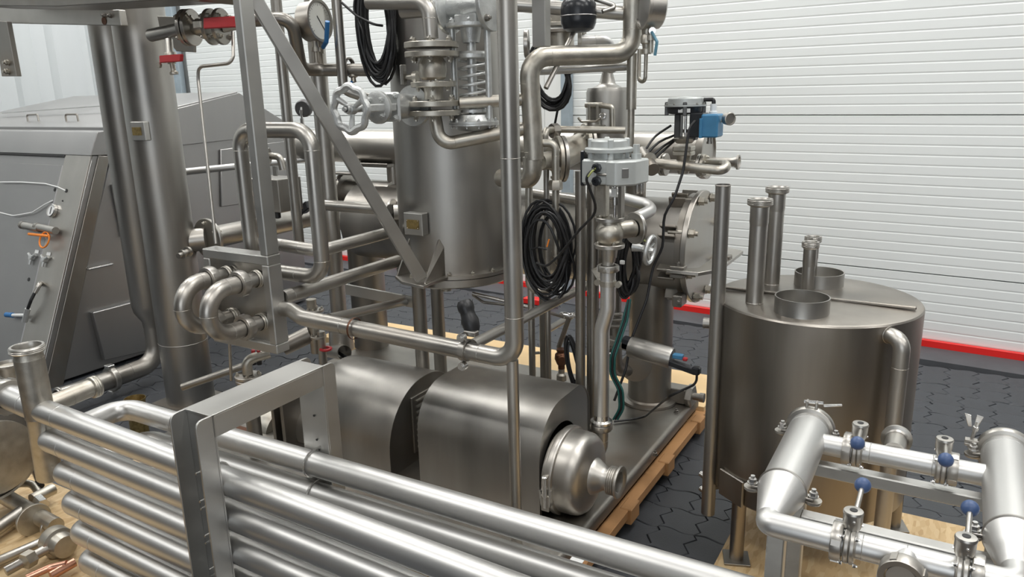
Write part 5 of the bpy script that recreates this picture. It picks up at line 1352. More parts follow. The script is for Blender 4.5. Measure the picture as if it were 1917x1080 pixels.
# silver spring loaded regulator
RY_ = 2.86
def rg(px, py): p = Y(px, py, RY_); return V(Y(884, 140, RY_).x, RY_, p.z)
t = thing('spring_regulator', 'silver spring-loaded pressure regulator with round diaphragm pan, in front of the tank', 'valve', tuple(rg(884, 230)))
rd = rg(884, 234); RD = 47 * mpp(rd)
t.part('diaphragm_pan', Mb().lathe(rd, EZ, [(0, -.03), (RD * .6, -.022), (RD * .8, -.004), (RD, 0), (RD, .006), (RD * .98, .008), (RD, .010), (RD, .016), (RD * .85, .018), (RD * .72, .032), (RD * .68, .045), (0, .05)], 48), 'silver')
bolts(t, rd + EZ * .016, EZ, RD * .9, 12, .007, None, 'silver')
bolts(t, rd, -EZ, RD * .9, 12, .006, None, 'silver')
zs0, zs1 = rg(884, 205).z, rg(884, 112).z
sp_ = [V(rd.x + .055 * math.cos(q * .35), RY_ + .055 * math.sin(q * .35), zs0 + (zs1 - zs0) * q / 100) for q in range(101)]
t.part('coil_spring', Mb().tube(sp_, .0062, 8, bend=0), 'silver')
t.part('spindle', Mb().tube([V(rd.x, RY_, rd.z), V(rd.x, RY_, rg(884, 60).z)], .02, 16), 'silver')
t.part('spring_plate', Mb().lathe(rg(884, 110), EZ, [(0, 0), (.06, 0), (.066, .004), (.066, .02), (.058, .03), (.03, .032), (0, .032)], 32), 'silver')
t.part('spring_seat', Mb().lathe(rg(884, 210), EZ, [(0, 0), (.06, 0), (.06, .012), (0, .012)], 32), 'silver')
for s in (-1, 1): t.part('tie_rod', Mb().tube([V(rd.x + s * .088, RY_ - .01, rd.z + .03), V(rd.x + s * .088, RY_ - .01, rg(884, 46).z)], .014, 16), 'silver')
tf = rg(884, 52)
t.part('yoke_plate', Mb().lathe(tf, EZ, [(0, 0), (.10, 0), (.105, .005), (.105, .018), (0, .018)], 36), 'silver')
bolts(t, tf + EZ * .018, EZ, .088, 6, .011, None, 'silver')
t.part('neck', Mb().lathe(tf + EZ * -.06, EZ, [(.035, 0), (.04, .03), (.045, .06)], 24), 'silver')
t.part('neck_block', Mb().box(tf + EZ * .035, .11, .09, .04), 'silver', bevel=.006)
bc = rg(884, 10)
t.part('valve_body', Mb().lathe(bc - EX * .10, EX, [(.045, 0), (.045, .05), (.058, .1), (.045, .15), (.045, .20)], 30), 'silver')
for s in (-1, 1):
    fcx = bc + EX * (s * .095)
    f = t.part('side_flange', Mb().lathe(fcx, EX * s, [(0, 0), (.108, 0), (.11, .003), (.11, .018), (.108, .021), (0, .021)], 40), 'silver')
    bolts(t, fcx + EX * (s * .021), EX * s, .085, 4, .012, f, 'dark')
t.part('inlet_pipe', Mb().tube([bc - EX * .1, bc - EX * .34 + V(0, -.02, .0)], .034, 24), 'steel')

# ------------------------------------------------------------------ thick header right of the tank
HR = .042
h_r = Y(1184, 60, 3.30)
hx = hd.x
bend_z = Y(1000, 106, HY).z
rz = Y(1184, 100, 3.30).z
t = thing('thick_header', 'thick welded header pipe going up and crossing right, beside the tank', 'pipe', (hx, HY, 1.5))
mb = Mb().tube([V(hx + .02, HY, Y(991, 298, HY).z), V(hx, HY, bend_z), V(h_r.x, 3.30, rz), V(h_r.x, 3.30, 3.0)], HR, 34, bend=.085)
zb = Y(991, 284, HY).z
for z_ in (zb, Y(991, 157, HY).z): weld(mb, V(hx + .002, HY, z_), EZ, HR)
weld(mb, V(h_r.x, 3.30, rz + .10), EZ, HR)
a_, b_ = V(hx, HY, bend_z), V(h_r.x, 3.30, rz); dv = (b_ - a_).normalized(); weld(mb, a_ + dv * .095, dv, HR)
t.part('pipe', mb, 'cast')
lo = V(hx + .01, HY, Y(991, 298, HY).z)
t.part('bottom_elbow', Mb().tube([lo + EZ * .01, lo + V(.0, 0, -.085), lo + V(-.22, .10, -.10)], HR, 30, bend=.075), 'cast')
for (px, py) in (): t.part('branch_weld', Mb().ring(Y(px + 4, py, HY - .038), V(.5, -1, .2), .027, .003, 20, 6), 'cast')
t.part('lower_run', Mb().tube([V(h_r.x, 3.3, rz), V(h_r.x, 3.3, Y(1184, 205, 3.3).z)], .0225, 22), 'cast')
t.part('thin_run', Mb().tube([V(h_r.x, 3.3, Y(1184, 205, 3.3).z + .01), V(h_r.x, 3.3, Y(1184, 290, 3.3).z)], .0155, 18), 'cast')
t.part('cross_run', Mb().tube([Y(1005, 133, 3.1), Y(1180, 124, 3.34)], .0185, 20), 'bright')
# branch with bolted flanges
A = Y(1008, 303, 3.05); B = Y(1040, 298, 3.22); C = Y(1092, 272, 3.50); D = Y(1128, 262, 3.75)
t = thing('flanged_branch', 'pair of large bolted flanges right of the thick header', 'flange', tuple(B))
d1 = (B - A).normalized()
t.part('pipe', Mb().tube([A, B], .040, 26), 'cast')
flange(t, B, V(.75, .66, 0), .108, .02, 6, .012, 'cast', 'steel', both=True); flange(t, B + V(.75, .66, 0).normalized() * .024, V(.75, .66, 0), .108, .018, 0, m='steel')
t.part('body', Mb().tube([B, C], .066, 30), 'cast')
flange(t, C, V(.75, .66, 0), .108, .02, 6, .012, 'cast', 'cast', both=True); flange(t, C + V(.75, .66, 0).normalized() * .024, V(.75, .66, 0), .108, .018, 0, m='steel')
t.part('rear_pipe', Mb().tube([C, D], .075, 30), 'cast')
# coupling with cam lever on top
c = Y(1112, 238, 3.5)
t = thing('lever_coupling', 'small coupling with cam levers on top of the flanged branch', 'coupling', tuple(c))
t.part('base_ring', Mb().lathe(c, EZ, [(0, 0), (.055, 0), (.055, .010), (.036, .012), (.036, .035), (0, .035)], 28), 'steel')
for s in (-1, 1): t.part('yoke', Mb().box(c + V(s * .022, 0, .07), .014, .03, .085), 'cast', bevel=.003)
t.part('cross_pin', Mb().lathe(c + V(-.045, 0, .105), EX, [(0, 0), (.013, 0), (.013, .09), (0, .09)], 14), 'cast')
t.part('arm', Mb().tube([c + V(.03, 0, .105), c + V(.095, .0, .095), c + V(.098, 0, -.03)], .013, 12, bend=.015), 'cast')
t.part('lever', Mb().tube([c + V(-.075, -.02, .045), c + V(-.055, -.03, .028), c + V(.03, -.04, .03), c + V(.06, -.04, .05)], .006, 8, bend=.01), 'cast')
t.part('lever_ring', Mb().ring(c + V(.062, -.04, .056), V(.2, -1, .2), .013, .005, 16, 6), 'polished')
# small pipes round it
pipe('nut_pipe', 'slim pipe with an octagonal nut curling over the flanged branch', 'pipe', [Y(1020, 268, 3.15), Y(1020, 245, 3.15), Y(1040, 242, 3.3), Y(1170, 244, 3.45)], .0165, 'cast', .03)
t = thing('octagon_nut', 'dark octagonal union nut on the slim curled pipe', 'nut', tuple(Y(1038, 245, 3.28)))
t.part('nut', Mb().lathe(Y(1032, 245, 3.26), V(.5, .8, 0), [(.017, 0), (.034, 0), (.034, .035), (.017, .035)], 8), 'dark'); t.done()
n0 = Y(1014, 268, 2.98); 
pipe('drop_pipe', 'slim pipe dropping beside the bolted flange to a curved end near the cable coil', 'pipe', [n0, Y(1040, 268, 3.0), Y(1041, 496, 3.0), Y(1078, 480, 3.12)], .0165, 'cast', .03, ((1, .1), (1, .92)))
t = thing('hex_union', 'square-looking hexagon union on the slim drop pipe', 'nut', tuple(Y(1040, 348, 3.0)))
t.part('nut', Mb().lathe(V(Y(1040, 360, 3.0).x, 3.0, Y(1040, 355, 3.0).z), EZ, [(.017, 0), (.031, 0), (.032, .004), (.032, .030), (.026, .042), (.017, .042)], 6), 'cast'); t.done()
# square tube hanging with cut end
a = Y(1014, 88, 2.88)
t = thing('square_tube_end', 'square grey tube ending with a cut foot above the thick header elbow', 'post', tuple(a))
t.part('tube', Mb().box(V(a.x, 2.88, (a.z + 3) / 2), .06, .05, 3 - a.z), 'matte', bevel=.003); t.done()
# black float housing
c = Y(1083, 30, 3.15)
t = thing('black_bowl', 'glossy black rounded drum housing at the top, on a slanted stalk', 'float housing', tuple(c))
RB_ = 33.5 * mpp(c)
t.part('bowl', Mb().lathe(c - EZ * .065, EZ, [(0, -.005), (RB_ * .55, 0), (RB_ * .85, .012), (RB_ * .98, .035), (RB_, .05), (RB_, .095), (RB_ * .96, .115), (RB_ * .8, .135), (RB_ * .45, .148), (0, .15)], 44), 'blackplastic')
t.part('seam_ring', Mb().ring(c + EZ * .0, EZ, RB_ * 1.0, .0025, 44, 6), 'sheet')
t.part('plug', Mb().lathe(c + V(-.03, -RB_ * .72, .05), V(-.3, -.9, .5), [(.018, 0), (.018, .008), (.012, .01), (0, .01)], 8), 'blackplastic')
t.part('stalk', Mb().tube([c + V(-.02, 0, -.06), Y(1022, 165, 2.98)], .011, 14), 'steel')
pipe('upper_cross_pipe', 'steel pipe running behind the black drum at the top of the picture', 'pipe', [Y(955, 8, 3.1), Y(1180, 26, 3.32)], .030, 'steel')
pipe('curved_upper_pipe', 'pipe bending down behind the black drum below the upper cross pipe', 'pipe', [Y(1085, 78, 3.3), Y(1140, 76, 3.4), Y(1145, 130, 3.5)], .027, 'bright', .06, ((0, .5),))
pipe('thin_bent_rod', 'thin bent rod above the black drum at the very top', 'rod', [Y(1108, -4, 3.2), Y(1157, 12, 3.25), Y(1128, 22, 3.2)], .010, 'steel', .01)
t = thing('flange_behind_drum', 'stack of dark bolted flanges behind the black drum', 'flange', tuple(Y(1055, 60, 3.4)))
flange(t, Y(1052, 50, 3.4), EZ, .085, .018, 6, .012, 'cast'); flange(t, Y(1052, 62, 3.4), EZ, .085, .016, 0, m='dark')
t.part('body', Mb().tube([Y(1050, 62, 3.4), Y(1052, 100, 3.4)], .060, 26), 'cast')
t.part('yoke', Mb().box(Y(1042, 30, 3.4), .08, .05, .09), 'cast', bevel=.006)
flange(t, Y(1082, 76, 3.33), V(.9, .4, 0), .065, .018, 4, .010, 'cast', 'steel'); flange(t, Y(990, 82, 3.2), V(-.9, -.4, 0), .062, .02, 0, m='steel')
# right gauge with siphon
gc = Y(1203, 14, 3.22); g = gauge('round pressure gauge on a siphon tube with a blue-sleeved lever, top centre-right', gc, V(-.75, -.66, .05), .085, .08, .10, face='sheet', scale_ticks=False)
sx = Y(1211, 75, 3.25)
g.part('ball_valve', Mb().lathe(Y(1210, 92, 3.25), EZ, [(.014, -.02), (.022, -.02), (.022, 0), (.016, .002), (.019, .02), (.025, .025), (.025, .05), (.020, .06), (.022, .075), (.022, .09), (.013, .10), (.013, .13)], 16), 'cast')
g.part('siphon', Mb().tube([Y(1210, 92, 3.25), Y(1208, 150, 3.25), Y(1202, 153, 3.27), Y(1196, 150, 3.29), Y(1197, 92, 3.30)], .0085, 12, bend=.03), 'cast')
g.part('lever', Mb().tube([Y(1220, 60, 3.22), Y(1230, 78, 3.2), Y(1226, 104, 3.2)], .0065, 8, bend=.01), 'teal', label='faded blue lever')
g.part('lever_pivot', Mb().lathe(Y(1221, 58, 3.24), V(.4, -1, 0), [(0, 0), (.015, 0), (.015, .02), (0, .02)], 10), 'polished')
# bottle shaped separator
c = Y(1137, 160, 3.62); BR = 39.5 * mpp(c)
t = thing('bottle_separator', 'bottle-shaped steel separator with conical neck behind the actuator', 'vessel', tuple(Y(1137, 270, 3.62)))
zA, zB, zC, zD = Y(1137, 270, 3.62).z, Y(1137, 172, 3.62).z, Y(1137, 158, 3.62).z, Y(1137, 130, 3.62).z
t.part('shell', Mb().lathe((c.x, 3.62, 0), EZ, [(0, zA - .05), (BR * .5, zA - .04), (BR, zA + .02), (BR, zB), (BR * .93, zB + .02), (BR * .7, zC - .015), (BR * .42, zC), (BR * .38, zC + .006), (BR * .22, zD), (BR * .22, zD + .12)], 48), 'shell')
t.part('support', Mb().tube([V(c.x, 3.62, zA - .04), V(c.x, 3.62, 1.3)], .03, 16), 'dark')

# ------------------------------------------------------------------ pneumatic valve with the blue positioner
QY = 3.45
qx = Y(1282, 230, QY).x
def qv(px, py): p = Y(px, py, QY); return p
def qz(py): return Y(1282, py, QY).z
t = thing('positioner_valve', 'control valve with flat round actuator and blue positioner box, right of the bottle separator', 'valve', (qx, QY, qz(300)))
RQ = 38.5 * mpp(qv(1282, 195))
t.part('lower_case', Mb().lathe((qx, QY, qz(213)), EZ, [(0, 0), (RQ * .75, 0), (RQ * .84, .006), (RQ * .88, .03), (RQ, .036), (RQ, .041), (0, .041)], 44), 'blackplastic')
t.part('upper_case', Mb().lathe((qx, QY, qz(199)), EZ, [(0, .0), (RQ, .0), (RQ * 1.01, .003), (RQ, .007), (RQ * .86, .009), (RQ * .84, .034), (RQ * .78, .040), (0, .044)], 44), 'grey')
bolts(t, V(qx, QY, qz(199) + .006), EZ, RQ * .92, 10, .005, None, 'steel')
for a in (0.2, 1.8, 3.4, 5.0): t.part('case_rib', Mb().box(V(qx + RQ * .88 * math.cos(a), QY + RQ * .88 * math.sin(a), qz(203)), .018, .018, .06, (V(math.cos(a), math.sin(a), 0), V(-math.sin(a), math.cos(a), 0), EZ)), 'darkgrey', bevel=.003)
t.part('name_tag', Mb().box(V(qx + .02, QY - RQ * .84, qz(206)), .055, .004, .018), 'white', bevel=.001)
t.part('yoke_leg', Mb().box(V(qx - .028, QY, (qz(213) + qz(262)) / 2), .028, .05, qz(213) - qz(262)), 'darkgrey', bevel=.004)
t.part('yoke_leg', Mb().box(V(qx + .04, QY + .01, (qz(213) + qz(262)) / 2), .03, .05, qz(213) - qz(262)), 'darkgrey', bevel=.004)
t.part('stem', Mb().lathe((qx + .004, QY, qz(265)), EZ, [(.006, 0), (.006, .04), (.012, .04), (.012, .055), (.006, .055), (.006, qz(213) - qz(265))], 12), 'polished')
t.part('yoke_base', Mb().lathe((qx, QY, qz(268)), EZ, [(0, 0), (.035, 0), (.045, .01), (.05, .022), (.03, .03), (0, .03)], 24), 'cast')
t.part('black_manifold', Mb().box(V(qx + .075, QY - .03, qz(233)), .06, .09, .105), 'blackplastic', bevel=.004)
t.part('blue_positioner', Mb().box(V(qx + .135, QY - .035, qz(234)), .075, .095, .10), 'blue', bevel=.006, label='blue positioner box')
t.part('cover_lip', Mb().box(V(qx + .100, QY - .05, qz(238)), .012, .09, .085), 'blue', bevel=.002)
t.part('air_elbow', Mb().tube([V(qx + RQ * .9, QY, qz(187)), V(qx + RQ + .035, QY, qz(187)), V(qx + RQ + .035, QY, qz(195))], .009, 10, bend=.012), 'black')
t.part('air_filter', Mb().lathe(V(qx + RQ + .035, QY, qz(214)), EZ, [(0, 0), (.018, 0), (.018, .012), (.014, .014), (.014, .045), (0, .045)], 14), 'white')
gc2 = V(qx + .215, QY - .04, qz(222))
t.part('mini_gauge', Mb().lathe(gc2, V(.75, -.66, 0), [(0, -.028), (.026, -.028), (.028, 0), (.024, .002), (.024, -.003), (0, -.003)], 28), 'steel')
t.part('gauge_stem', Mb().tube([V(qx + .17, QY - .03, qz(226)), gc2 - V(.75, -.66, 0) * .02], .007, 10), 'cast')
t.part('bottom_gland', Mb().lathe(V(qx + .125, QY - .03, qz(253)), V(0, 0, -1), [(0, 0), (.010, 0), (.010, .025), (.013, .025), (.013, .035), (0, .035)], 10), 'dark')
t.part('bonnet', Mb().box(V(qx, QY, qz(278)), .085, .075, .022), 'cast', bevel=.004)
t.part('bonnet', Mb().box(V(qx, QY, qz(287)), .085, .075, .020), 'cast', bevel=.004)
t.part('body', Mb().lathe((qx, QY, qz(325)), EZ, [(0, 0), (.024, 0), (.028, .01), (.03, .05), (.036, .09), (.036, .10)], 26), 'cast')
by = qz(309)
for s, pxc in ((-1, 1244), (1, 1312)):
    fx_ = Y(pxc, 309, QY + .0).x
    t.part('body_arm', Mb().tube([V(qx, QY, by), V(fx_, QY, by)], .024, 20), 'cast')
    f = flange(t, V(fx_ - s * .012, QY, by), EX * s, .052, .013, 4, .0075, 'steel', 'steel', both=False, a0=.3)
    flange(t, V(fx_ + s * .006, QY, by), EX * s, .052, .013, 4, .0075, 'cast', 'cast', a0=.3)
# feed pipe bending round in front
pipe('return_bend_pipe', 'pipe bent back in a hairpin below the blue positioner valve', 'pipe', [Y(1215, 303, 3.30), Y(1354, 320, 3.30), Y(1362, 308, 3.36), Y(1320, 305, 3.45)], .0205, 'cast', .05)
t = thing('blanked_stub', 'dark stub with a slanted blank end at the start of the hairpin pipe', 'pipe fitting', tuple(Y(1212, 303, 3.30)))
t.part('stub', Mb().tube([Y(1202, 285, 3.36), Y(1222, 318, 3.24)], .030, 22), 'dark')
t.part('face', Mb().lathe(Y(1217, 300, 3.27), V(.8, -.5, .2), [(0, 0), (.034, 0), (.034, .006), (0, .006)], 24), 'cast')

# ------------------------------------------------------------------ uprights and rails in the centre right
upright('dark upright pipe, left one of the adjoining pair below the actuator box', 1083, 320, 1090, 690, 2.98, 9.5, z1=None, z0=.2, m='dark', name='pair_upright')
upright('thicker upright, right one of the adjoining pair behind the bright riser', 1106, 330, 1114, 640, 3.08, 11.5, z1=None, z0=.2, m='dark', name='pair_upright')
upright('slim upright pipe just right of the long return pipe', 989, 335, 995, 520, 3.2, 6.5, z0=.2, z1=None, name='slim_upright')
upright('slim upright tube passing behind the left cable coil', 1021, 300, 1026, 480, 3.25, 5.5, z0=.2, z1=None, name='slim_upright')
pts = [Y(990, 330, 3.1), Y(990, 535, 3.1), Y(1012, 549, 3.12), Y(1062, 520, 3.3)]
pipe('u_bent_pipe', 'slim pipe bending under the left cable coil', 'pipe', pts, .017, 'cast', .04)
pipe('clamp_sleeve', 'pale square sleeve on the slim pipe left of the cable coil', 'pipe fitting', [Y(990, 405, 3.1), Y(990, 419, 3.1)], .022, 'matte')
a = Y(885, 645, 2.26); b = X(1108, 530, a.x)
RAIL = thing('stay_rail', 'straight rail pipe running from the return pipe clamp back to the riser clamp', 'pipe', tuple(a))
RAIL.part('rail_pipe', Mb().tube([a, V(a.x, b.y, Y(1108, 530, b.y).z)], .021, 26), 'steel')
RAIL.part('gusset_plate', Mb().prism([Y(1107, 505, 2.88), Y(1122, 505, 2.88), Y(1122, 530, 2.86)], (0, .05, 0)), 'cast')
pipe('thin_drain_line', 'thin tube running right from under the tank to the chrome handwheel', 'tube', [Y(884, 549, 3.2), Y(1000, 577, 3.3), Y(1060, 595, 3.5)], .0085, 'steel', .03)
pipe('thin_drain_line', 'thin curved tube sagging under the tank bottom flange', 'tube', [Y(885, 552, 3.25), Y(905, 566, 3.25), Y(990, 575, 3.4)], .007, 'dark', .03)
pipe('rear_rail', 'short rail pipe behind the support post, low between the uprights', 'pipe', [Y(1018, 622, 3.56), Y(1072, 590, 3.95)], .019, 'dark')
c = Y(1066, 590, 3.45)
t = thing('chrome_handwheel', 'small chrome handwheel lying flat behind the dark uprights', 'handwheel', tuple(c))
t.part('rim', Mb().ring(c, V(.1, .25, 1), .046, .0075, 32, 8), 'polished')
for q in range(3): a = q * 2.1 + .3; t.part('spoke', Mb().tube([c - EZ * .01, c + V(.045 * math.cos(a), .045 * math.sin(a), -.002)], .005, 8), 'polished')
t.part('stem', Mb().tube([c - EZ * .01, Y(1046, 650, 3.45)], .013, 12), 'dark')
c = Y(1051, 668, 3.4)
t = thing('bronze_tap', 'brown bronze tap with a grey outlet coupling behind the support post', 'valve', tuple(c))
t.part('body', Mb().lathe(c + EZ * .045, V(0, 0, -1), [(0, 0), (.026, 0), (.026, .012), (.020, .016), (.034, .03), (.036, .055), (.024, .085), (.018, .09), (.018, .11)], 18), 'bronze')
t.part('boss', Mb().lathe(c, V(.6, -1, 0), [(.02, 0), (.02, .035), (.014, .04), (0, .04)], 12), 'bronze')
t.part('outlet', Mb().lathe(c - EZ * .06, V(0, 0, -1), [(.017, 0), (.017, .03), (.026, .04), (.027, .07), (.02, .074), (0, .074)], 18), 'cast')
# lower bend pipe near the valve side port
pipe('goose_bend_pipe', 'bright pipe turning back in a bend right of the globe valve body', 'pipe', [Y(1130, 362, 3.1), Y(1232, 388, 3.15), Y(1175, 415, 2.93)], .0255, 'bright', .05)
pipe('side_branch_pipe', 'thin bright pipe behind the left cable coil', 'pipe', [Y(998, 362, 3.5), Y(1080, 375, 3.5)], .025, 'steel')
c = Y(1217, 468, 2.98)
t = thing('silver_handwheel', 'silver handwheel seen edge-on in front of the horizontal vessel', 'handwheel', tuple(c))
wn_ = V(1, .0, -.12).normalized()
t.part('rim', Mb().ring(c, wn_, .057, .0095, 36, 8), 'silver')
u_, v_, _ = frame(wn_)
for q in range(4): a = q * PI / 2 + .4; t.part('spoke', Mb().tube([c - wn_ * .012, c + (u_ * math.cos(a) + v_ * math.sin(a)) * .06], .006, 8), 'silver')
t.part('hub', Mb().lathe(c - wn_ * .03, wn_, [(0, 0), (.016, 0), (.016, .03), (.01, .045), (0, .045)], 6), 'silver')
t.part('yoke', Mb().tube([c - wn_ * .02, c - wn_ * .075], lambda s: .012 + .010 * s, 12), 'silver')
# pneumatic cylinder low at the right
A, B = Y(1178, 648, 3.05), Y(1262, 672, 3.05)
t = thing('pneumatic_cylinder', 'horizontal grey actuator cylinder with black plug in front of the pedestal', 'actuator', tuple(A))
d = (B - A).normalized()
t.part('cylinder', Mb().lathe(A, d, [(0, 0), (.034, .0), (.045, .004), (.047, .01), (.047, .19), (.044, .2), (0, .2)], 36), 'shell')
t.part('front_block', Mb().box(A - d * .05, .11, .05, .035, (d, d.cross(EZ), EZ)), 'dark', bevel=.004)
t.part('mount_flange', Mb().box(A - d * .01 + EZ * .012, .04, .05, .05, (d, d.cross(EZ), EZ)), 'blackplastic', bevel=.003)
e = A + d * .2
t.part('blue_switch', Mb().box(e + V(.03, -.01, .018), .045, .028, .02), 'blue', bevel=.003)
t.part('red_switch', Mb().box(e + V(.062, -.01, .010), .02, .02, .014), 'red', bevel=.003)
t.part('cable_plug', Mb().box(e + V(.05, -.02, -.022), .12, .035, .026, ((d - EZ * .08).normalized(), d.cross(EZ), EZ)), 'blackplastic', bevel=.004)
t.part('plug_boot', Mb().box(e + V(.115, -.02, -.030), .035, .035, .035), 'blackplastic', bevel=.006)
cp_ = e + V(.118, -.02, -.04)
pl = thing('plug_cable', 'black cable curving from the actuator plug down onto the deck', 'cable', tuple(cp_))
pl.part('cable', Mb().tube([cp_, cp_ - EZ * .05, Y(1255, 740, 2.95), Z(1205, 782, DZ + .01), Z(1150, 789, DZ + .01)], .0055, 8, bend=.08), 'black'); pl.done()
# butterfly elbow behind
t = thing('elbow_valve', 'dull elbow with flange and clamp joints behind the bright riser', 'valve', tuple(Y(1160, 650, 3.2)))
t.part('riser', Mb().tube([Y(1150, 480, 3.2), Y(1151, 640, 3.2)], .032, 24), 'dark')
union_nut(t, Y(1150, 642, 3.2), EZ, .045, .025, m='dark')
t.part('elbow', Mb().tube([Y(1151, 650, 3.2), Y(1152, 690, 3.2), Y(1190, 695, 3.35)], .034, 24, bend=.06), 'dark')
flange(t, Y(1190, 685, 3.3), V(.5, -.8, .1), .075, .015, 0, m='dark')
for py_ in (590, 600, 612): t.part('side_fitting', Mb().tube([Y(1140, py_, 3.1), Y(1165, py_ - 2, 3.1)], .008, 8), 'dark')
t.part('hose_clip', Mb().ring(Y(1142, 668, 2.95), V(.2, 1, .2), .018, .004, 18, 6), 'polished')

# ------------------------------------------------------------------ cables
def coil(label, c, u, v, ru, rv, n, th, jit, r=.0055, m='black', seed=1, name='cable_coil', tail=None):
    rnd = random.Random(seed); w_ = u.cross(v); pts = []
    for k_ in range(n):
        a1, a2, a3 = rnd.uniform(-jit, jit), rnd.uniform(-jit, jit), rnd.uniform(-th, th)
        s1 = rnd.uniform(.66, 1.0)
        for q in range(22):
            a = 2 * PI * q / 22
            pts.append(c + u * (ru * s1 * math.cos(a) + a1 * .5) + v * (rv * s1 * math.sin(a) + a2 * .5) + w_ * (a3 + .006 * math.sin(a * 2 + k_)))
    # soften
    for _ in range(2): pts = [pts[0]] + [(pts[i - 1] + pts[i] * 2 + pts[i + 1]) / 4 for i in range(1, len(pts) - 1)] + [pts[-1]]
    if tail: pts += tail
    t = thing(name, label, 'cable', tuple(c)); t.part('cable', Mb().tube(pts, r, 7, bend=0), m); t.done(); return t
c = Y(706, 44, 2.98); u = V(.95, .3, 0).normalized()
coil('coil of black cable hung left of the tank beside the large gauge', c, u, EZ, .095, .29, 20, .03, .025, .0075, seed=3)
pipe('loose_cable', 'loose black cable strands crossing above the diagonal stay near the coil', 'cable', [Y(640, 5, 2.9), Y(668, 30, 2.9), Y(700, 46, 2.9), Y(716, 48, 2.95)], .006, 'black', .06)
pipe('loose_cable', 'long black cable hanging down below the coil beside the tank', 'cable', [Y(664, 0, 2.92), Y(662, 20, 2.92), Y(680, 60, 2.92), Y(684, 118, 2.94), Y(700, 150, 2.95), Y(724, 158, 2.98)], .0055, 'black', .08)
c = Y(1030, 142, 3.4)
coil('coil of black cable hanging behind the thick header', c, V(.95, .3, 0).normalized(), V(-.12, 0, 1).normalized(), .105, .17, 12, .02, .016, .0075, seed=5)
pipe('hanging_cable', 'single black cable hanging in front of the galvanised wall post', 'cable', [Y(1064, 138, 3.5), Y(1056, 165, 3.5), Y(1046, 195, 3.5), Y(1038, 236, 3.5)], .006, 'black', .15)
c = Y(1028, 468, 2.96)
coil('big tangled coil of dark cable tied between the slim pipes', c, V(.96, .28, 0).normalized(), V(-.05, 0, 1).normalized(), .105, .225, 20, .045, .06, .0058, seed=8)
t = thing('cable_tie', 'black cable tie with an orange tag around the big tangled coil', 'cable tie', tuple(Y(1010, 465, 2.88)))
t.part('tie', Mb().tube([Y(996, 466, 2.9), Y(1008, 463, 2.86), Y(1024, 467, 2.88)], .004, 6), 'black'); t.part('orange_tag', Mb().tube([Y(1024, 462, 2.88), Y(1028, 448, 2.88)], .0035, 6), 'orange')
c = Y(1178, 495, 3.12)
coil('bundle of black cable hanging behind the globe valve', c, V(.9, .4, 0).normalized(), V(.06, 0, 1).normalized(), .046, .165, 26, .03, .03, .0062, seed=11)
t = thing('yellow_green_ties', 'yellow-green wires wrapped around the hanging cable bundle', 'wire', tuple(Y(1186, 438, 3.08)))
for k_ in range(3): t.part('wire_loop', Mb().ring(Y(1186 + k_ * 2, 440 + k_ * 3, 3.08), V(.2, .3, 1), .045, .0035, 24, 6), 'yellowgreen')
t.part('white_tag', Mb().box(Y(1165, 491, 3.0), .022, .01, .018), 'white', bevel=.003)
c = Y(1072, 678, 3.04)
coil('small hank of black cable hanging between the dark uprights, low', c, V(.9, .4, 0).normalized(), V(-.18, 0, 1).normalized(), .026, .14, 9, .012, .014, .0045, seed=13)
pipe('long_black_cable', 'long thin black cable falling from the blue positioner past the vessel to the deck', 'cable', [Y(1302, 226, 3.3), Y(1290, 240, 3.28), Y(1279, 320, 3.25), Y(1262, 372, 3.2), Y(1243, 402, 3.2), Y(1241, 462, 3.2), Y(1222, 500, 3.2), Y(1211, 560, 3.15), Y(1180, 640, 3.1), Y(1172, 690, 3.05), Y(1150, 750, 3.0)], .006, 'black', .12)
for k_, pp in enumerate((((1256, 235), (1225, 255), (1202, 290)), ((1266, 252), (1232, 265), (1208, 292)), ((1266, 258), (1240, 275), (1214, 298)), ((1262, 264), (1244, 280), (1220, 303)))):
    pipe('air_hose', ('topmost', 'second', 'third', 'lowest')[k_] + ' of the thin black hoses arcing left from the blue positioner valve', 'hose', [Y(*pp[0], 3.46), Y(*pp[1], 3.40), Y(*pp[2], 3.32)], .0055, 'black', .15)
for k_ in range(3):
    dx_ = k_ * 4
    pipe('green_hose', ('leftmost', 'middle', 'rightmost')[k_] + ' of three dark green hoses running down right of the riser', 'hose', [Y(1176 + dx_ * .5, 560, 3.0), Y(1166 + dx_, 600, 2.98), Y(1143 + dx_, 668, 2.92), Y(1142 + dx_, 700, 2.92), Y(1158 + dx_, 730, 2.92), Y(1160 + dx_, 765, 2.92), Y(1148 + dx_, 785, 2.92)], .0048, 'green' if k_ != 1 else 'black', .07)

# ------------------------------------------------------------------ loose fittings on a board, bottom left
lb = thing('left_board', 'wooden strand board strewn with fittings, lower left corner', 'pallet', (-3.3, .9, .1))
lb.part('strand_board', Mb().box((-3.35, 1.0, .10), 1.6, 1.5, .02), 'osb', bevel=.002)
for y_ in (.4, 1.0, 1.6): lb.part('runner', Mb().box((-3.35, y_, .045), 1.5, .1, .09), 'pine', bevel=.003)
def lz(px, py, z=.17): return Z(px, py, z)
t = thing('flanged_tee_fitting', 'dull flanged fitting with stub pipes lying on the left board', 'pipe fitting', tuple(lz(50, 960)))
a, b = lz(10, 930), lz(105, 985)
t.part('pipe', Mb().tube([a, b], .034, 22), 'cast')
flange(t, lz(62, 972), (b - a).normalized(), .07, .014, 0, m='cast'); flange(t, lz(95, 985, .15), (b - a).normalized(), .045, .012, 0, m='steel')
t.part('branch', Mb().tube([lz(40, 958), lz(-20, 1000, .16)], .028, 20), 'steel')
t = thing('knuckle_clamp', 'heavy round clamp joint lying by the lower pipe bends', 'clamp', tuple(lz(108, 1020)))
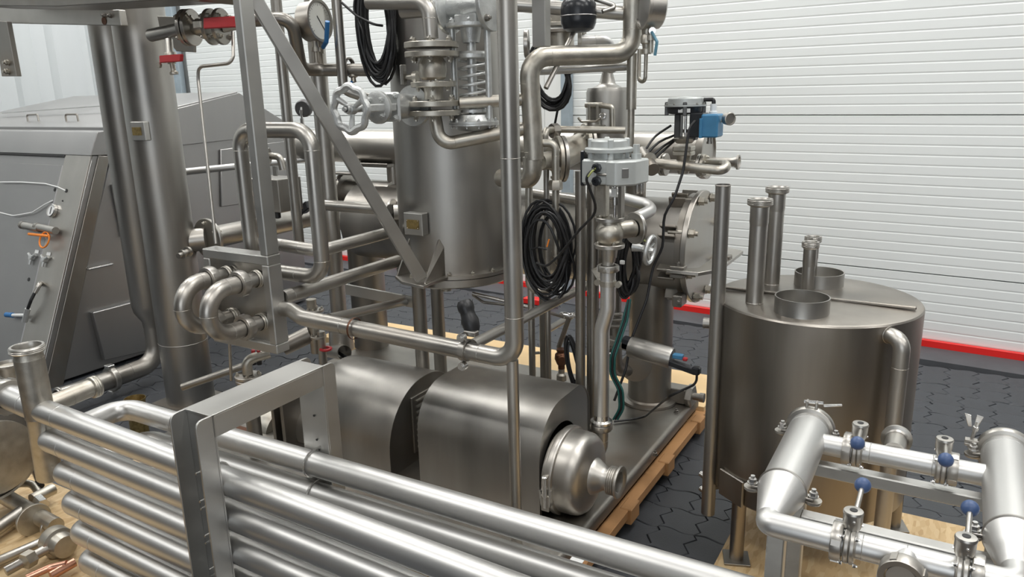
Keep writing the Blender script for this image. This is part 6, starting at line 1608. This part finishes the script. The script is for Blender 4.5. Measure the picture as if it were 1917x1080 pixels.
t.part('drum', Mb().lathe(lz(100, 1010), (b - a).normalized(), [(0, 0), (.06, 0), (.062, .005), (.062, .05), (.05, .055), (.045, .10), (0, .10)], 32), 'cast')
t.part('rod', Mb().tube([lz(92, 1025), lz(10, 1070, .15)], .02, 16), 'steel'); t.part('nut', Mb().tube([lz(62, 1042), lz(45, 1052)], .034, 6), 'cast')
t = thing('loose_grey_rod', 'long grey tube lying on the left board', 'tube', tuple(lz(40, 1030, .14)))
t.part('pipe', Mb().tube([lz(-20, 1058, .14), lz(85, 1012, .14)], .02, 18), 'steel'); t.done()
t = thing('copper_pipes', 'pinkish copper pipe pieces at the bottom left edge', 'pipe', tuple(lz(120, 1060, .14)))
t.part('bent_pipe', Mb().tube([lz(50, 1082, .14), lz(95, 1062, .15), lz(125, 1055, .16)], .014, 14, bend=.04), 'copper'); t.part('straight_pipe', Mb().tube([lz(95, 1078, .14), lz(140, 1052, .15)], .018, 14), 'copper')
t = thing('small_lever_valve', 'small tap with dark lever on the left board beside the pipe bends', 'valve', tuple(lz(70, 920)))
t.part('body', Mb().tube([lz(60, 935), lz(100, 915)], .026, 18), 'cast'); t.part('chrome_nut', Mb().tube([lz(72, 935), lz(82, 945)], .026, 6), 'polished')
t.part('lever', Mb().tube([lz(72, 900, .2), lz(50, 850, .3)], lambda s: .014 - .003 * s, 12), 'polished'); t.part('lever_tip', Mb().tube([lz(72, 902, .2), lz(76, 910, .19)], .017, 12), 'black')
t.part('hook', Mb().tube([lz(10, 925), lz(30, 905, .2), lz(60, 905, .2), lz(75, 925, .17)], .017, 14, bend=.06), 'cast')
t = thing('round_vessel_flank', 'large round steel body with a thick flange cut by the left picture edge', 'vessel', tuple(Y(0, 860, 1.55)))
c = Y(-22, 850, 1.45)
t.part('body', Mb().lathe(c - EX * .2, EX, [(0, 0), (.20, 0), (.21, .02), (.21, .18), (.19, .22), (.10, .24), (.09, .22), (0, .22)], 48), 'dark')
t.part('rim_band', Mb().lathe(c - EX * .03, EX, [(.21, 0), (.222, 0), (.222, .035), (.21, .035)], 48), 'steel')
t.part('flange', Mb().lathe(c + EX * .06, EX, [(.15, 0), (.16, 0), (.16, .025), (.11, .03), (0, .03)], 40), 'cast')
c = Z(252, 752, .25)
t = thing('open_tube_stand', 'brownish open-topped tube end standing behind the bend of the top rear pipe', 'pipe', tuple(Z(252, 760, .05)))
c = Y(252, 745, 2.45); R = 19 * mpp(c)
t.part('cup', Mb().lathe(c - EZ * .16, EZ, [(0, .162 - c.z), (R * .85, .162 - c.z), (R * .85, .1), (R, .16), (R * .96, .16), (R * .82, .1), (0, .05)], 32), 'brass'); t.done()
for _t in ALL: pass
